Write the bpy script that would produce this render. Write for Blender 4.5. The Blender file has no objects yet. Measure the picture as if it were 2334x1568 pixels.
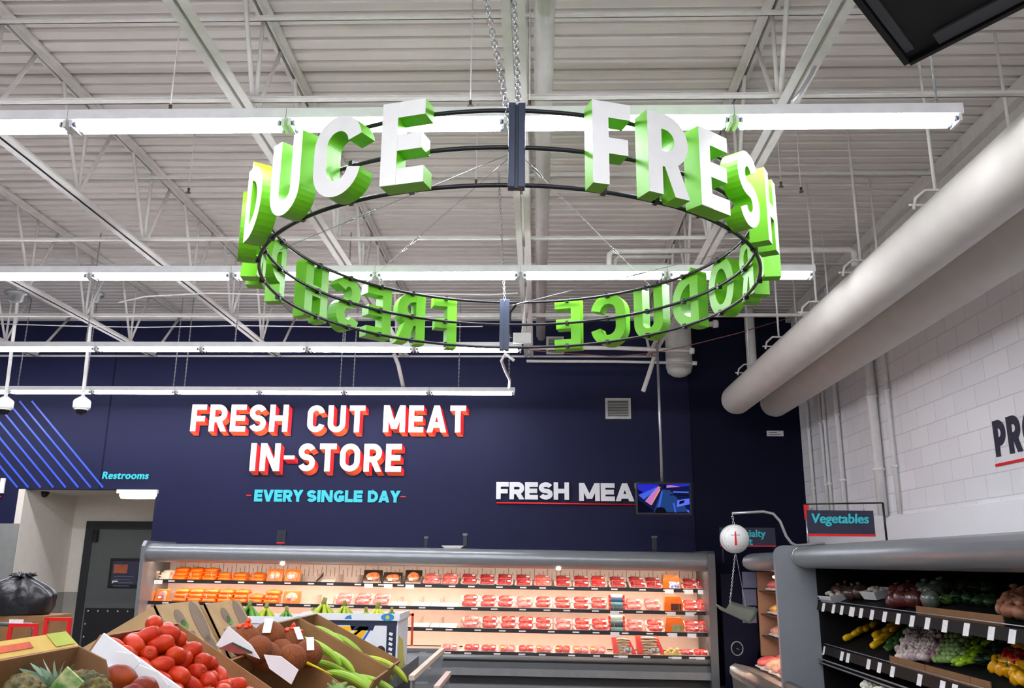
import bpy, math, random
from mathutils import Vector, Matrix, Euler
rnd = random.Random(7)
S = bpy.context.scene
COL = S.collection
PI = math.pi
rad = math.radians

# ---------------------------------------------------------------- camera
W_PX, H_PX, F_PX = 2334.0, 1568.0, 1944.9
PITCH, YAW, ROLL = 0.25087, -0.03199, 0.00883
CAM = Vector((0, 0, 1.65))
_cp, _sp, _c, _s, _cr, _sr = math.cos(PITCH), math.sin(PITCH), math.cos(YAW), math.sin(YAW), math.cos(ROLL), math.sin(ROLL)
_r = Vector((_c, -_s, 0)); _f0 = Vector((_s, _c, 0))
FWD = _f0 * _cp + Vector((0, 0, _sp)); _up = -_f0 * _sp + Vector((0, 0, _cp))
RIGHT = _r * _cr + _up * _sr; UP = -_r * _sr + _up * _cr
cam_data = bpy.data.cameras.new('camera')
cam = bpy.data.objects.new('camera', cam_data); COL.objects.link(cam)
cam_data.sensor_width = 36; cam_data.sensor_fit = 'HORIZONTAL'
cam_data.lens = F_PX / W_PX * 36; cam_data.clip_start = 0.05; cam_data.clip_end = 200
m3 = Matrix((RIGHT, UP, -FWD)).transposed()
cam.matrix_world = Matrix.Translation(CAM) @ m3.to_4x4()
S.camera = cam

def at(px, py, Y=None, Z=None, X=None):
    """world point seen at photo pixel (px,py) on the plane Y=, Z= or X="""
    d = RIGHT * ((px - W_PX / 2) / F_PX) + UP * ((H_PX / 2 - py) / F_PX) + FWD
    if Y is not None: t = Y / d.y
    elif Z is not None: t = (Z - CAM.z) / d.z
    else: t = X / d.x
    return CAM + d * t

# ---------------------------------------------------------------- world and exposure
wd = bpy.data.worlds.new('world'); S.world = wd; wd.use_nodes = True
wd.node_tree.nodes['Background'].inputs[0].default_value = (0.9, 0.95, 1, 1)
wd.node_tree.nodes['Background'].inputs[1].default_value = 0.02
S.view_settings.view_transform = 'Standard'; S.view_settings.look = 'None'
S.view_settings.exposure = 0.3; S.view_settings.gamma = 1
S.view_settings.use_curve_mapping = False
TUBE_POWER = 56.0        # fluorescent tubes
LED_POWER = 24.0          # warm strips in the meat cases

# ---------------------------------------------------------------- materials
def lin(c):
    return tuple(((x / 255) / 12.92 if x / 255 <= 0.04045 else ((x / 255 + 0.055) / 1.055) ** 2.4) for x in c)
MATS = {}
def mat(name, rgb, rough=0.5, metal=0.0, spec=0.5, var=0.06, scale=12, bump=0.0, bscale=60, coat=0.0, sss=0, trans=0.0, alpha=1.0, rgb2=None, emit=0, stretch=None, ior=1.45):
    if name in MATS: return MATS[name]
    m = bpy.data.materials.new(name); m.use_nodes = True
    nt = m.node_tree; b = nt.nodes['Principled BSDF']
    L = lin(rgb); b.inputs['Roughness'].default_value = rough; b.inputs['Metallic'].default_value = metal
    b.inputs['IOR'].default_value = ior; b.inputs['Specular IOR Level'].default_value = spec
    b.inputs['Coat Weight'].default_value = coat; b.inputs['Transmission Weight'].default_value = trans; b.inputs['Alpha'].default_value = alpha
    tc = nt.nodes.new('ShaderNodeTexCoord'); mp = nt.nodes.new('ShaderNodeMapping')
    nt.links.new(tc.outputs['Object'], mp.inputs['Vector'])
    if stretch: mp.inputs['Scale'].default_value = stretch
    no = nt.nodes.new('ShaderNodeTexNoise'); no.inputs['Scale'].default_value = scale; no.inputs['Detail'].default_value = 4
    nt.links.new(mp.outputs[0], no.inputs['Vector'])
    rp = nt.nodes.new('ShaderNodeValToRGB')
    if rgb2: L2 = lin(rgb2); lo, hi = L, L2; rp.color_ramp.elements[0].position = 0.38; rp.color_ramp.elements[1].position = 0.62
    else: lo = tuple(x * (1 - var) for x in L); hi = tuple(min(1, x * (1 + var)) for x in L); rp.color_ramp.elements[0].position = 0.3; rp.color_ramp.elements[1].position = 0.7
    rp.color_ramp.elements[0].color = (*lo, 1); rp.color_ramp.elements[1].color = (*hi, 1)
    nt.links.new(no.outputs['Fac'], rp.inputs[0]); nt.links.new(rp.outputs[0], b.inputs['Base Color'])
    if bump:
        n2 = nt.nodes.new('ShaderNodeTexNoise'); n2.inputs['Scale'].default_value = bscale; n2.inputs['Detail'].default_value = 3
        nt.links.new(mp.outputs[0], n2.inputs['Vector'])
        bp = nt.nodes.new('ShaderNodeBump'); bp.inputs['Strength'].default_value = bump; bp.inputs['Distance'].default_value = 0.01
        nt.links.new(n2.outputs['Fac'], bp.inputs['Height']); nt.links.new(bp.outputs[0], b.inputs['Normal'])
    if emit:
        b.inputs['Emission Color'].default_value = (*L, 1); b.inputs['Emission Strength'].default_value = emit
    MATS[name] = m
    return m
def emission(name, rgb, strength):
    if name in MATS: return MATS[name]
    m = bpy.data.materials.new(name); m.use_nodes = True; nt = m.node_tree
    nt.nodes.remove(nt.nodes['Principled BSDF'])
    e = nt.nodes.new('ShaderNodeEmission'); e.inputs[0].default_value = (*lin(rgb), 1); e.inputs[1].default_value = strength
    nt.links.new(e.outputs[0], nt.nodes['Material Output'].inputs[0]); MATS[name] = m
    return m
WHITE = mat('white_paint', (232, 230, 228), 0.45)
CEILW = mat('ceiling_paint', (216, 209, 204), 0.6, var=0.05, scale=2)
STEELW = mat('joist_paint', (212, 208, 204), 0.5)
NAVY = mat('navy_wall_paint', (24, 26, 56), 0.6, spec=0.2, var=0.06, scale=1.5)
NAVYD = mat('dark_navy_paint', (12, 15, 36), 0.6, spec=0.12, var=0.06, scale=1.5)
GREEN = mat('sign_green', (100, 178, 14), 0.45, var=0.04)
SIGNW = mat('sign_white', (226, 226, 224), 0.35, var=0.02)
BLACKM = mat('black_metal', (28, 29, 33), 0.4, metal=0.3)
POSTM = mat('slate_post', (46, 54, 72), 0.4, metal=0.2)
ZINC = mat('zinc_chain', (190, 192, 195), 0.25, metal=0.9)
GREYC = mat('case_grey', (128, 131, 135), 0.32, metal=0.35, var=0.03)
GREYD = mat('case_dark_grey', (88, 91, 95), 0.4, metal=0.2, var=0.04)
CASEIN = mat('case_white_liner', (244, 230, 222), 0.45, var=0.03)
BLACKP = mat('black_plastic', (22, 22, 24), 0.45)
RAILB = mat('rail_black', (34, 33, 38), 0.4)
TAGW = mat('paper_tag', (232, 230, 232), 0.6, var=0.12, scale=60)
CARD = mat('cardboard', (140, 101, 62), 0.8, var=0.12, scale=8, bump=0.15, bscale=90)
CARDL = mat('cardboard_light', (176, 146, 104), 0.8, var=0.1, scale=8)
CARDD = mat('cardboard_inner', (118, 84, 52), 0.85, var=0.12, scale=8)
CARDW = mat('white_cardboard', (226, 226, 228), 0.6, var=0.05)
RED = mat('red_paint', (210, 28, 30), 0.4)
TEAL = mat('teal_vinyl', (52, 178, 190), 0.5)
DUCT = mat('duct_fabric', (208, 203, 197), 0.75, var=0.03, scale=5, bump=0.08, bscale=25)
GALV = mat('galvanised', (178, 180, 182), 0.35, metal=0.7)
TUBE = emission('fluorescent_tube', (246, 248, 255), TUBE_POWER)
LED = emission('warm_led', (255, 226, 200), LED_POWER)
LEDDOT = emission('led_lamp_end', (255, 240, 220), 6)
SOCK = mat('lamp_socket', (60, 90, 150), 0.4)

# ---------------------------------------------------------------- mesh builder
class MB:
    def __init__(self): self.v = []; self.f = []; self.m = []; self.s = []
    def face(self, idx, m=0, s=False): self.f.append(idx); self.m.append(m); self.s.append(s)
    def add(self, vs, fs, m=0, s=False):
        o = len(self.v); self.v += [tuple(v) for v in vs]
        for f in fs: self.face([i + o for i in f], m, s)
        return self
    def box(self, c, d, m=0, rot=None):
        x, y, z = d[0] / 2, d[1] / 2, d[2] / 2
        vs = [Vector(p) for p in ((-x, -y, -z), (x, -y, -z), (x, y, -z), (-x, y, -z), (-x, -y, z), (x, -y, z), (x, y, z), (-x, y, z))]
        if rot is not None:
            R = rot if isinstance(rot, Matrix) else Euler(rot).to_matrix(); vs = [R @ v for v in vs]
        c = Vector(c)
        return self.add([v + c for v in vs], [(0, 3, 2, 1), (4, 5, 6, 7), (0, 1, 5, 4), (1, 2, 6, 5), (2, 3, 7, 6), (3, 0, 4, 7)], m)
    def span(self, a, b, m=0):
        return self.box([(a[i] + b[i]) / 2 for i in range(3)], [abs(b[i] - a[i]) for i in range(3)], m)
    def prism(self, poly, off, m=0, mside=None, mback=None):
        """poly: list of 3D points (ccw seen from the front), off: vector to the back face"""
        n = len(poly); off = Vector(off); P = [Vector(p) for p in poly]
        mside = m if mside is None else mside
        o = len(self.v); self.v += [tuple(p) for p in P] + [tuple(p + off) for p in P]
        self.face([o + i for i in range(n)], m)
        self.face([o + n + i for i in reversed(range(n))], m if mback is None else mback)
        for i in range(n):
            j = (i + 1) % n
            ms = mside(P[i], P[j]) if callable(mside) else mside
            self.face([o + i, o + n + i, o + n + j, o + j], ms)
        return self
    def tube(self, path, r, n=10, m=0, closed=False, caps=True, flat=1.0, smooth=True):
        path = [Vector(p) for p in path]; k = len(path)
        rs = r if isinstance(r, (list, tuple)) else [r] * k
        prev = None; rings = []
        for i, p in enumerate(path):
            a = path[i - 1] if (i > 0 or closed) else p; b = path[(i + 1) % k] if (i < k - 1 or closed) else p
            t = (b - a).normalized()
            if prev is None:
                u = t.cross(Vector((0, 0, 1)));
                if u.length < 1e-3: u = t.cross(Vector((1, 0, 0)))
            else: u = prev - t * prev.dot(t)
            u.normalize(); prev = u; w = t.cross(u)
            o = len(self.v)
            for j in range(n):
                an = 2 * PI * j / n
                self.v.append(tuple(p + u * (math.cos(an) * rs[i]) + w * (math.sin(an) * rs[i] * flat)))
            rings.append(o)
        for i in range(k if closed else k - 1):
            a, b = rings[i], rings[(i + 1) % k]
            for j in range(n): self.face([a + j, a + (j + 1) % n, b + (j + 1) % n, b + j], m, smooth)
        if caps and not closed:
            self.face([rings[0] + j for j in reversed(range(n))], m); self.face([rings[-1] + j for j in range(n)], m)
        return self
    def lathe(self, prof, n=16, m=0, c=(0, 0, 0), M=None, smooth=True):
        """prof: (r,z) list; revolved round z"""
        o = len(self.v); k = len(prof); c = Vector(c)
        for r_, z in prof:
            for j in range(n):
                a = 2 * PI * j / n; p = Vector((math.cos(a) * r_, math.sin(a) * r_, z))
                if M is not None: p = M @ p
                self.v.append(tuple(p + c))
        for i in range(k - 1):
            for j in range(n): self.face([o + i * n + j, o + i * n + (j + 1) % n, o + (i + 1) * n + (j + 1) % n, o + (i + 1) * n + j], m, smooth)
        self.face([o + j for j in reversed(range(n))], m, smooth); self.face([o + (k - 1) * n + j for j in range(n)], m, smooth)
        return self
    def ball(self, c, r, n=14, k=9, m=0, lump=0, seed=0, M=None):
        r = (r, r, r) if not isinstance(r, (list, tuple)) else r
        rr = random.Random(seed); ph = [rr.uniform(0, 6.3) for _ in range(6)]
        o = len(self.v); c = Vector(c)
        for i in range(k + 1):
            th = PI * i / k
            for j in range(n):
                a = 2 * PI * j / n
                d = Vector((math.sin(th) * math.cos(a), math.sin(th) * math.sin(a), math.cos(th)))
                q = 1
                if lump: q += lump * (math.sin(3 * d.x + ph[0]) * math.sin(4 * d.y + ph[1]) + 0.6 * math.sin(7 * d.z + ph[2] + 3 * d.x) * math.sin(6 * d.x + ph[3]))
                p = Vector((d.x * r[0], d.y * r[1], d.z * r[2])) * q
                if M is not None: p = M @ p
                self.v.append(tuple(p + c))
        for i in range(k):
            for j in range(n): self.face([o + i * n + j, o + (i + 1) * n + j, o + (i + 1) * n + (j + 1) % n, o + i * n + (j + 1) % n], m, True)
        return self
    def slab(self, c, r, n=16, k=8, m=0, lump=0.0, seed=0, e=0.45):
        rr = random.Random(seed); ph = [rr.uniform(0, 6.3) for _ in range(4)]; o = len(self.v); sg = lambda v, p: math.copysign(abs(v) ** p, v)
        for i in range(k + 1):
            th = -PI / 2 + PI * i / k
            for j in range(n):
                a = 2 * PI * j / n; x = sg(math.cos(th), e) * sg(math.cos(a), e); y = sg(math.cos(th), e) * sg(math.sin(a), e); z = sg(math.sin(th), .8)
                q = 1 + lump * math.sin(3 * x + ph[0]) * math.sin(4 * y + ph[1]); zz = z * (1 + 2.5 * lump * math.sin(5 * x + ph[2]) * math.cos(4 * y + ph[3]))
                self.v.append((c[0] + x * r[0] * q, c[1] + y * r[1] * q, c[2] + zz * r[2]))
        for i in range(k):
            for j in range(n): self.face([o + i * n + j, o + i * n + (j + 1) % n, o + (i + 1) * n + (j + 1) % n, o + (i + 1) * n + j], m, True)
        return self
    def build(self, name, mats, parent=None, loc=None, rot=None, bevel=0, kind=None):
        me = bpy.data.meshes.new(name); me.from_pydata(self.v, [], self.f)
        mats = mats if isinstance(mats, (list, tuple)) else [mats]
        for x in mats: me.materials.append(x)
        me.polygons.foreach_set('material_index', self.m); me.polygons.foreach_set('use_smooth', self.s)
        me.validate(); me.update()
        o = bpy.data.objects.new(name, me); COL.objects.link(o)
        if parent: o.parent = parent
        if loc is not None: o.location = loc
        if rot is not None: o.rotation_euler = rot
        if bevel:
            b = o.modifiers.new('bevel', 'BEVEL'); b.width = bevel; b.segments = 2; b.limit_method = 'ANGLE'
        if kind: o['kind'] = kind
        return o
def tag(o, label, cat, group=None):
    o['label'] = label; o['category'] = cat
    if group: o['group'] = group
    return o
def thing(name, label, cat, loc=(0, 0, 0), rot=(0, 0, 0), group=None):
    o = bpy.data.objects.new(name, None); COL.objects.link(o); o.location = loc; o.rotation_euler = rot
    o.empty_display_size = 0.1
    return tag(o, label, cat, group)
def dup(root, label=None, group=None, loc=None, rot=None, scale=None):
    def cp(o, par):
        c = o.copy(); COL.objects.link(c); c.parent = par
        for ch in kids.get(o, ()): cp(ch, c)
        return c
    kids = {}
    for ch in root.children_recursive: kids.setdefault(ch.parent, []).append(ch)
    c = cp(root, None)
    if label: c['label'] = label
    if group: c['group'] = group
    if loc is not None: c.location = loc
    if rot is not None: c.rotation_euler = rot
    if scale is not None: c.scale = scale if isinstance(scale, (tuple, list)) else (scale,) * 3
    return c
def struct(mb, name, mats): return mb.build(name, mats, kind='structure')
ORD = ['first', 'second', 'third', 'fourth', 'fifth', 'sixth', 'seventh', 'eighth', 'ninth', 'tenth', 'eleventh', 'twelfth', 'thirteenth', 'fourteenth', 'fifteenth', 'sixteenth', 'seventeenth', 'eighteenth', 'nineteenth', 'twentieth', 'twenty-first', 'twenty-second', 'twenty-third', 'twenty-fourth']

# ---------------------------------------------------------------- stroke lettering
def arc(cx, cy, rx, ry, a0, a1, n=10):
    return [(cx + rx * math.cos(rad(a0 + (a1 - a0) * i / n)), cy + ry * math.sin(rad(a0 + (a1 - a0) * i / n))) for i in range(n + 1)]
def glyph(ch, w, t, rnd_=1.0):
    """returns (strokes, parallelograms) in a box w wide, 1 high, stroke weight t"""
    h = t / 2; L, Rr, T, B = h, w - h, 1 - h, h; st = []; pg = []
    rx = (w - t) / 2; cx = w / 2
    def ring(l, r, b, tt, rr): # rounded rect path ccw from the top middle
        p = []
        for (x, y, a) in ((l + rr, tt - rr, 90), (l + rr, b + rr, 180), (r - rr, b + rr, 270), (r - rr, tt - rr, 0)): p += arc(x, y, rr, rr, a, a + 90, 8)
        return p
    ry = min(rx, 0.5 - h) if w < 0.75 else 0.5 - h
    X0 = 0.004; E0 = 0.003 if ch in 'EDL' else 0.0; E1 = 0.997 if ch in 'EDFPRT' else 1.0
    if ch == 'I': st.append([(cx, 0), (cx, 1)])
    elif ch == 'L': st += [[(L, E0), (L, E1)], [(X0, B), (w, B)]]
    elif ch == 'F': st += [[(L, E0), (L, E1)], [(X0, T), (w, T)], [(X0, 0.47), (w * 0.92, 0.47)]]
    elif ch == 'E': st += [[(L, E0), (L, E1)], [(X0, T), (w, T)], [(X0, 0.5), (w * 0.94, 0.5)], [(X0, B), (w, B)]]
    elif ch == 'H': st += [[(L, E0), (L, E1)], [(Rr, 0), (Rr, 1)], [(X0, 0.5), (w - X0, 0.5)]]
    elif ch == 'T': st += [[(cx, 0), (cx, E1)], [(X0, T), (w, T)]]
    elif ch == '-': st += [[(0, 0.47), (w, 0.47)]]
    elif ch in 'OCG':
        if w < 0.75: p = arc(cx, 1 - h - rx, rx, rx, 90, 180) + arc(cx, h + rx, rx, rx, 180, 360, 20) + arc(cx, 1 - h - rx, rx, rx, 0, 90)
        else: p = arc(cx, 0.5, rx, ry, 90, 450, 40)
        if ch == 'O': st.append(('closed', p[:-1]))
        else:
            if w < 0.75: p = arc(cx, 1 - h - rx, rx, rx, 8, 180, 16) + arc(cx, h + rx, rx, rx, 180, 352, 16)
            else: p = arc(cx + 0.04, 0.5, rx, ry, 42, 318, 34)
            st.append(p)
            if ch == 'G': st += [[(cx, 0.42), (w, 0.42)], [(w - h * 1.1, 0.08), (w - h * 1.1, 0.42)]]
    elif ch == 'U': st.append([(L, 1)] + arc(cx, h + rx, rx, rx, 180, 360, 16) + [(Rr, 1)])
    elif ch == 'S':
        ra = (1 - t) / 4; rxx = rx
        st.append(arc(cx, 1 - h - ra, rxx, ra, 20, 270, 18) + arc(cx, h + ra, rxx, ra, 90, -160, 18)[1:])
    elif ch in 'PR':
        q = 0.44 if ch == 'R' else 0.40; ra = (1 - h - q) / 2
        st += [[(L, E0), (L, E1)], [(h, T)] + arc(w - h - ra if w - h - ra > L else L + 0.01, T - ra, min(ra, w - t), ra, 90, -90, 14) + [(h, q)]]
        if ch == 'R': pg.append((w * 0.52, q, w - h * 1.05, 0))
    elif ch == 'D':
        ra = min(0.5 - h, (w - t)); st += [[(L, E0), (L, E1)], [(h, T), (w - h - ra, T)] + arc(w - h - ra, 0.5, ra, 0.5 - h, 90, -90, 18) + [(h, B)]]
    elif ch == 'A': pg += [(h, 0, cx, 1), (w - h, 0, cx, 1)]; st.append([(w * 0.2, 0.27), (w * 0.8, 0.27)])
    elif ch == 'V': pg += [(h, 1, cx, 0), (w - h, 1, cx, 0)]
    elif ch == 'Y': pg += [(h, 1, cx, 0.42), (w - h, 1, cx, 0.42)]; st.append([(cx, 0), (cx, 0.48)])
    elif ch == 'N': st += [[(L, 0), (L, 1)], [(Rr, 0), (Rr, 1)]]; pg.append((h * 1.1, 1, w - h * 1.1, 0))
    elif ch == 'M': st += [[(L, 0), (L, 1)], [(Rr, 0), (Rr, 1)]]; pg += [(h * 1.1, 1, cx, 0.12), (w - h * 1.1, 1, cx, 0.12)]
    return st, pg
def letter_mesh(mb, ch, x0, z0, w, H, t, off, to3, m=0, mside=1):
    """extruded letter. to3(x,z) gives the 3D point of the front face; off the vector to the back"""
    wu = w / H; tu = t
    st, pg = glyph(ch, wu, tu)
    def P(x, y): return to3(x0 + x * H, z0 + y * H)
    n = 0
    un = Vector(off).normalized()
    def P(x, y): return Vector(to3(x0 + x * H, z0 + y * H)) + un * (0.0006 * n)
    for s in st:
        n += 1
        closed = isinstance(s, tuple)
        pts = [Vector(p).to_2d() for p in (s[1] if closed else s)]; k = len(pts)
        pts = [Vector((p[0], p[1])) for p in pts]
        lft, rgt = [], []
        for i in range(k):
            a = pts[i - 1] if (i > 0 or closed) else None; b = pts[(i + 1) % k] if (i < k - 1 or closed) else None
            d1 = (pts[i] - a).normalized() if a is not None else None; d2 = (b - pts[i]).normalized() if b is not None else None
            if d1 is None: d1 = d2
            if d2 is None: d2 = d1
            d = (d1 + d2).normalized(); nn = Vector((-d.y, d.x)); c = max(0.5, nn.dot(Vector((-d1.y, d1.x))))
            lft.append(pts[i] + nn * (tu / 2 / c)); rgt.append(pts[i] - nn * (tu / 2 / c))
        o = len(mb.v); off_ = Vector(off) - un * (0.0012 * n)
        for i in range(k):
            fl, fr = Vector(P(*lft[i])), Vector(P(*rgt[i]))
            mb.v += [tuple(fl), tuple(fr), tuple(fl + off_), tuple(fr + off_)]
        def ms(i, j, lr):
            if not callable(mside): return mside
            A = (lft if lr == 0 else rgt); dd = A[j] - A[i]; nn = Vector((-dd.y, dd.x)) * (1 if lr == 0 else -1)
            return mside(nn.normalized())
        for i in range(k if closed else k - 1):
            j = (i + 1) % k; a, b = o + 4 * i, o + 4 * j
            mb.face([a, a + 1, b + 1, b], m); mb.face([a + 2, b + 2, b + 3, a + 3], 1)
            mb.face([a, b, b + 2, a + 2], ms(i, j, 0)); mb.face([a + 1, a + 3, b + 3, b + 1], ms(i, j, 1))
        if not closed:
            for i, sg in ((0, -1), (k - 1, 1)):
                a = o + 4 * i; dd = (pts[1] - pts[0]) if i == 0 else (pts[-1] - pts[-2])
                mm = mside if not callable(mside) else mside((dd * sg).normalized())
                mb.face([a, a + 2, a + 3, a + 1] if i == 0 else [a, a + 1, a + 3, a + 2], mm)
    for (xa, ya, xb, yb) in pg:
        n += 1
        if ya > yb: xa, ya, xb, yb = xb, yb, xa, ya
        L = math.hypot(xb - xa, yb - ya); hw = tu / 2 * L / abs(yb - ya)
        poly = [(xa - hw, ya), (xa + hw, ya), (xb + hw, yb), (xb - hw, yb)]
        ms = mside
        if callable(mside): ms = lambda p, q, poly=poly: 1
        q3 = [P(*p) for p in poly]
        if callable(mside):
            idx = [mside(Vector((0, -1))), mside(Vector((1, -0.2)).normalized()), mside(Vector((0, 1))), 1]
            o = len(mb.v); off_ = Vector(off) - un * (0.0012 * n); mb.v += [tuple(p) for p in q3] + [tuple(Vector(p) + off_) for p in q3]
            mb.face([o, o + 1, o + 2, o + 3], m); mb.face([o + 7, o + 6, o + 5, o + 4], 1)
            for i in range(4): j = (i + 1) % 4; mb.face([o + i, o + 4 + i, o + 4 + j, o + j], idx[i])
        else: mb.prism(q3, Vector(off) - un * (0.0012 * n), m, ms, 1)
WID = {'I': 0.35, 'L': 0.8, 'F': 0.85, 'E': 0.88, 'H': 1.05, 'T': 0.95, 'O': 1.12, 'C': 1.02, 'G': 1.08, 'U': 1.05, 'S': 0.95, 'P': 0.98, 'R': 1.0, 'D': 1.08, 'A': 1.15, 'V': 1.12, 'Y': 1.08, 'N': 1.12, 'M': 1.3, '-': 0.6, ' ': 0.5}
def layout(text, x0, x1, gap):
    """(char, x, width) fitted to x0..x1"""
    tot = sum(WID[c] for c in text); k = (x1 - x0 - gap * (len(text) - 1)) / tot; x = x0; out = []
    for c in text:
        w = WID[c] * k
        if c != ' ': out.append((c, x, w))
        x += w + gap
    return out
def font_mesh(name, text, size, material, parent, loc, rot, bold=0.0, extrude=0.003, spacing=1.0, shear=0):
    cu = bpy.data.curves.new(name, 'FONT'); cu.body = text; cu.size = size; cu.extrude = extrude; cu.space_character = spacing; cu.shear = shear
    tmp = bpy.data.objects.new(name, cu); COL.objects.link(tmp)
    dg = bpy.context.evaluated_depsgraph_get()
    me = bpy.data.meshes.new_from_object(tmp.evaluated_get(dg)); bpy.data.objects.remove(tmp)
    if bold:
        vs = [v.co.copy() for v in me.vertices]; fs = [tuple(p.vertices) for p in me.polygons]; V_, F_ = [], []
        for i, (a, b) in enumerate(((0, 0), (1, 0), (-1, 0), (0, .7), (0, -.7), (.7, .5), (-.7, .5), (.7, -.5), (-.7, -.5))):
            k = len(V_); V_ += [(v.x + a * bold, v.y + b * bold, v.z + i * 0.0004) for v in vs]; F_ += [tuple(q + k for q in f) for f in fs]
        me = bpy.data.meshes.new(name); me.from_pydata(V_, [], F_); me.update()
    me.materials.clear(); me.materials.append(material)
    o = bpy.data.objects.new(name, me); COL.objects.link(o); o.parent = parent; o.location = loc; o.rotation_euler = rot
    return o
# ================================================================ THE SETTING
WY, WX, ZD = 13.0, 3.95, 5.44          # back wall, right wall, underside of the deck
XL, YF = -13.0, -7.0
mb = MB(); mb.span((XL - 0.2, YF - 0.2, -0.1), (WX + 0.2, 15.2, 0))
FLOORM = mat('polished_concrete', (124, 121, 117), 0.25, var=0.08, scale=3)
struct(mb, 'floor', FLOORM)
# back wall with the opening of the passage to the restrooms
AX0, AX1, AZ, AYB = -7.86, -5.83, 2.68, 14.5
mb = MB()
mb.span((XL, WY, 0), (AX0, WY + 0.15, AZ)); mb.span((XL, WY, AZ), (WX + 0.15, WY + 0.15, 5.62)); mb.span((AX1, WY, 0), (WX + 0.15, WY + 0.15, AZ))
struct(mb, 'wall_back', NAVY)
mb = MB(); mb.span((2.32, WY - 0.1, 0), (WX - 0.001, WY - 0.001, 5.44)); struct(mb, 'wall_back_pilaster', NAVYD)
mb = MB(); mb.span((XL, WY - 0.02, 0), (AX0 - 0.005, WY - 0.001, 2.16)); struct(mb, 'trim_1', mat('grey_wainscot', (128, 128, 126), 0.5))
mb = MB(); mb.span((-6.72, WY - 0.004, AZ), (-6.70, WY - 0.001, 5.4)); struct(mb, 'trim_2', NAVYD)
# passage
ALW = mat('passage_wall', (214, 206, 196), 0.6, var=0.03)
mb = MB(); mb.span((AX0 - 0.1, WY + 0.15, 0), (AX0, AYB + 0.1, AZ + 0.1)); mb.span((AX0 - 0.1, WY - 0.005, 0), (AX0, WY + 0.15, AZ)); struct(mb, 'wall_passage_left', ALW)
mb = MB(); mb.span((AX0, AYB, 0), (AX1 + 0.6, AYB + 0.1, AZ + 0.1)); struct(mb, 'wall_passage_back', ALW)
mb = MB(); mb.span((AX1 + 0.5, WY + 0.15, 0), (AX1 + 0.6, AYB, AZ + 0.1)); struct(mb, 'wall_passage_right', ALW)
mb = MB(); mb.span((AX0, WY + 0.15, AZ), (AX1 + 0.6, AYB, AZ + 0.1)); struct(mb, 'ceiling_passage', ALW)
WAIN = mat('passage_wainscot', (150, 146, 138), 0.55, var=0.04)
mb = MB(); mb.span((AX0, WY + 0.15, 0), (AX0 + 0.012, AYB, 1.12)); mb.span((AX0 + 0.012, AYB - 0.012, 0), (-7.62, AYB, 1.12)); struct(mb, 'trim_3', WAIN)
# right wall: painted block, smooth white panel band below
def block_material():
    m = mat('painted_block', (240, 238, 241), 0.55, var=0.03, scale=4)
    nt = m.node_tree; b = nt.nodes['Principled BSDF']
    tc = nt.nodes['Texture Coordinate']; mp = nt.nodes.new('ShaderNodeMapping')
    mp.inputs['Rotation'].default_value = (0, 0, 0)
    cb = nt.nodes.new('ShaderNodeCombineXYZ'); sp = nt.nodes.new('ShaderNodeSeparateXYZ')
    nt.links.new(tc.outputs['Object'], sp.inputs[0]); nt.links.new(sp.outputs['Y'], cb.inputs['X']); nt.links.new(sp.outputs['Z'], cb.inputs['Y'])
    br = nt.nodes.new('ShaderNodeTexBrick'); br.inputs['Scale'].default_value = 1.0; br.inputs['Brick Width'].default_value = 0.406; br.inputs['Row Height'].default_value = 0.203
    br.inputs['Mortar Size'].default_value = 0.005; br.inputs['Mortar Smooth'].default_value = 0.4
    br.inputs['Color1'].default_value = (*lin((243, 241, 244)), 1); br.inputs['Color2'].default_value = (*lin((236, 234, 238)), 1); br.inputs['Mortar'].default_value = (*lin((214, 212, 216)), 1)
    nt.links.new(cb.outputs[0], br.inputs['Vector']); nt.links.new(br.outputs['Color'], b.inputs['Base Color'])
    bp = nt.nodes.new('ShaderNodeBump'); bp.inputs['Strength'].default_value = 0.5; bp.inputs['Distance'].default_value = 0.006; bp.invert = True
    nt.links.new(br.outputs['Fac'], bp.inputs['Height']); nt.links.new(bp.outputs[0], b.inputs['Normal'])
    return m
mb = MB(); mb.span((WX, YF, 0), (WX + 0.15, WY, 5.62)); struct(mb, 'wall_right', block_material())
mb = MB(); mb.span((WX - 0.03, YF, 0), (WX - 0.001, 12.89, 2.19)); struct(mb, 'trim_4', mat('white_panel', (252, 250, 254), 0.35, var=0.01))
mb = MB(); mb.span((XL - 0.15, YF, 0), (XL, WY, 5.62)); struct(mb, 'wall_left', WHITE)
mb = MB(); mb.span((XL - 0.15, YF - 0.15, 0), (WX + 0.15, YF, 5.62)); struct(mb, 'wall_front', WHITE)
# corrugated roof deck, ribs running across
mb = MB(); pitch = 0.152; y = YF; prof = []
while y < WY + 0.1:
    prof += [(y, ZD), (y + 0.092, ZD), (y + 0.106, ZD + 0.045), (y + 0.138, ZD + 0.045)]; y += pitch
o = len(mb.v)
for (yy, z) in prof: mb.v += [(XL, yy, z), (WX, yy, z)]
for i in range(len(prof) - 1): mb.face([2 * i, 2 * i + 2, 2 * i + 3, 2 * i + 1])
mb.span((XL, YF, ZD + 0.06), (WX, WY + 0.1, ZD + 0.12))
struct(mb, 'ceiling', CEILW)
mb = MB(); mb.span((WX - 0.11, YF, 5.30), (WX - 0.001, WY - 0.11, 5.44)); mb.span((WX - 0.03, YF, 5.16), (WX - 0.001, WY - 0.11, 5.30)); struct(mb, 'trim_5', STEELW)
mb = MB(); mb.span((XL, WY - 0.1, 5.36), (WX - 0.12, WY - 0.001, 5.43)); struct(mb, 'trim_6', STEELW)

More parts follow.
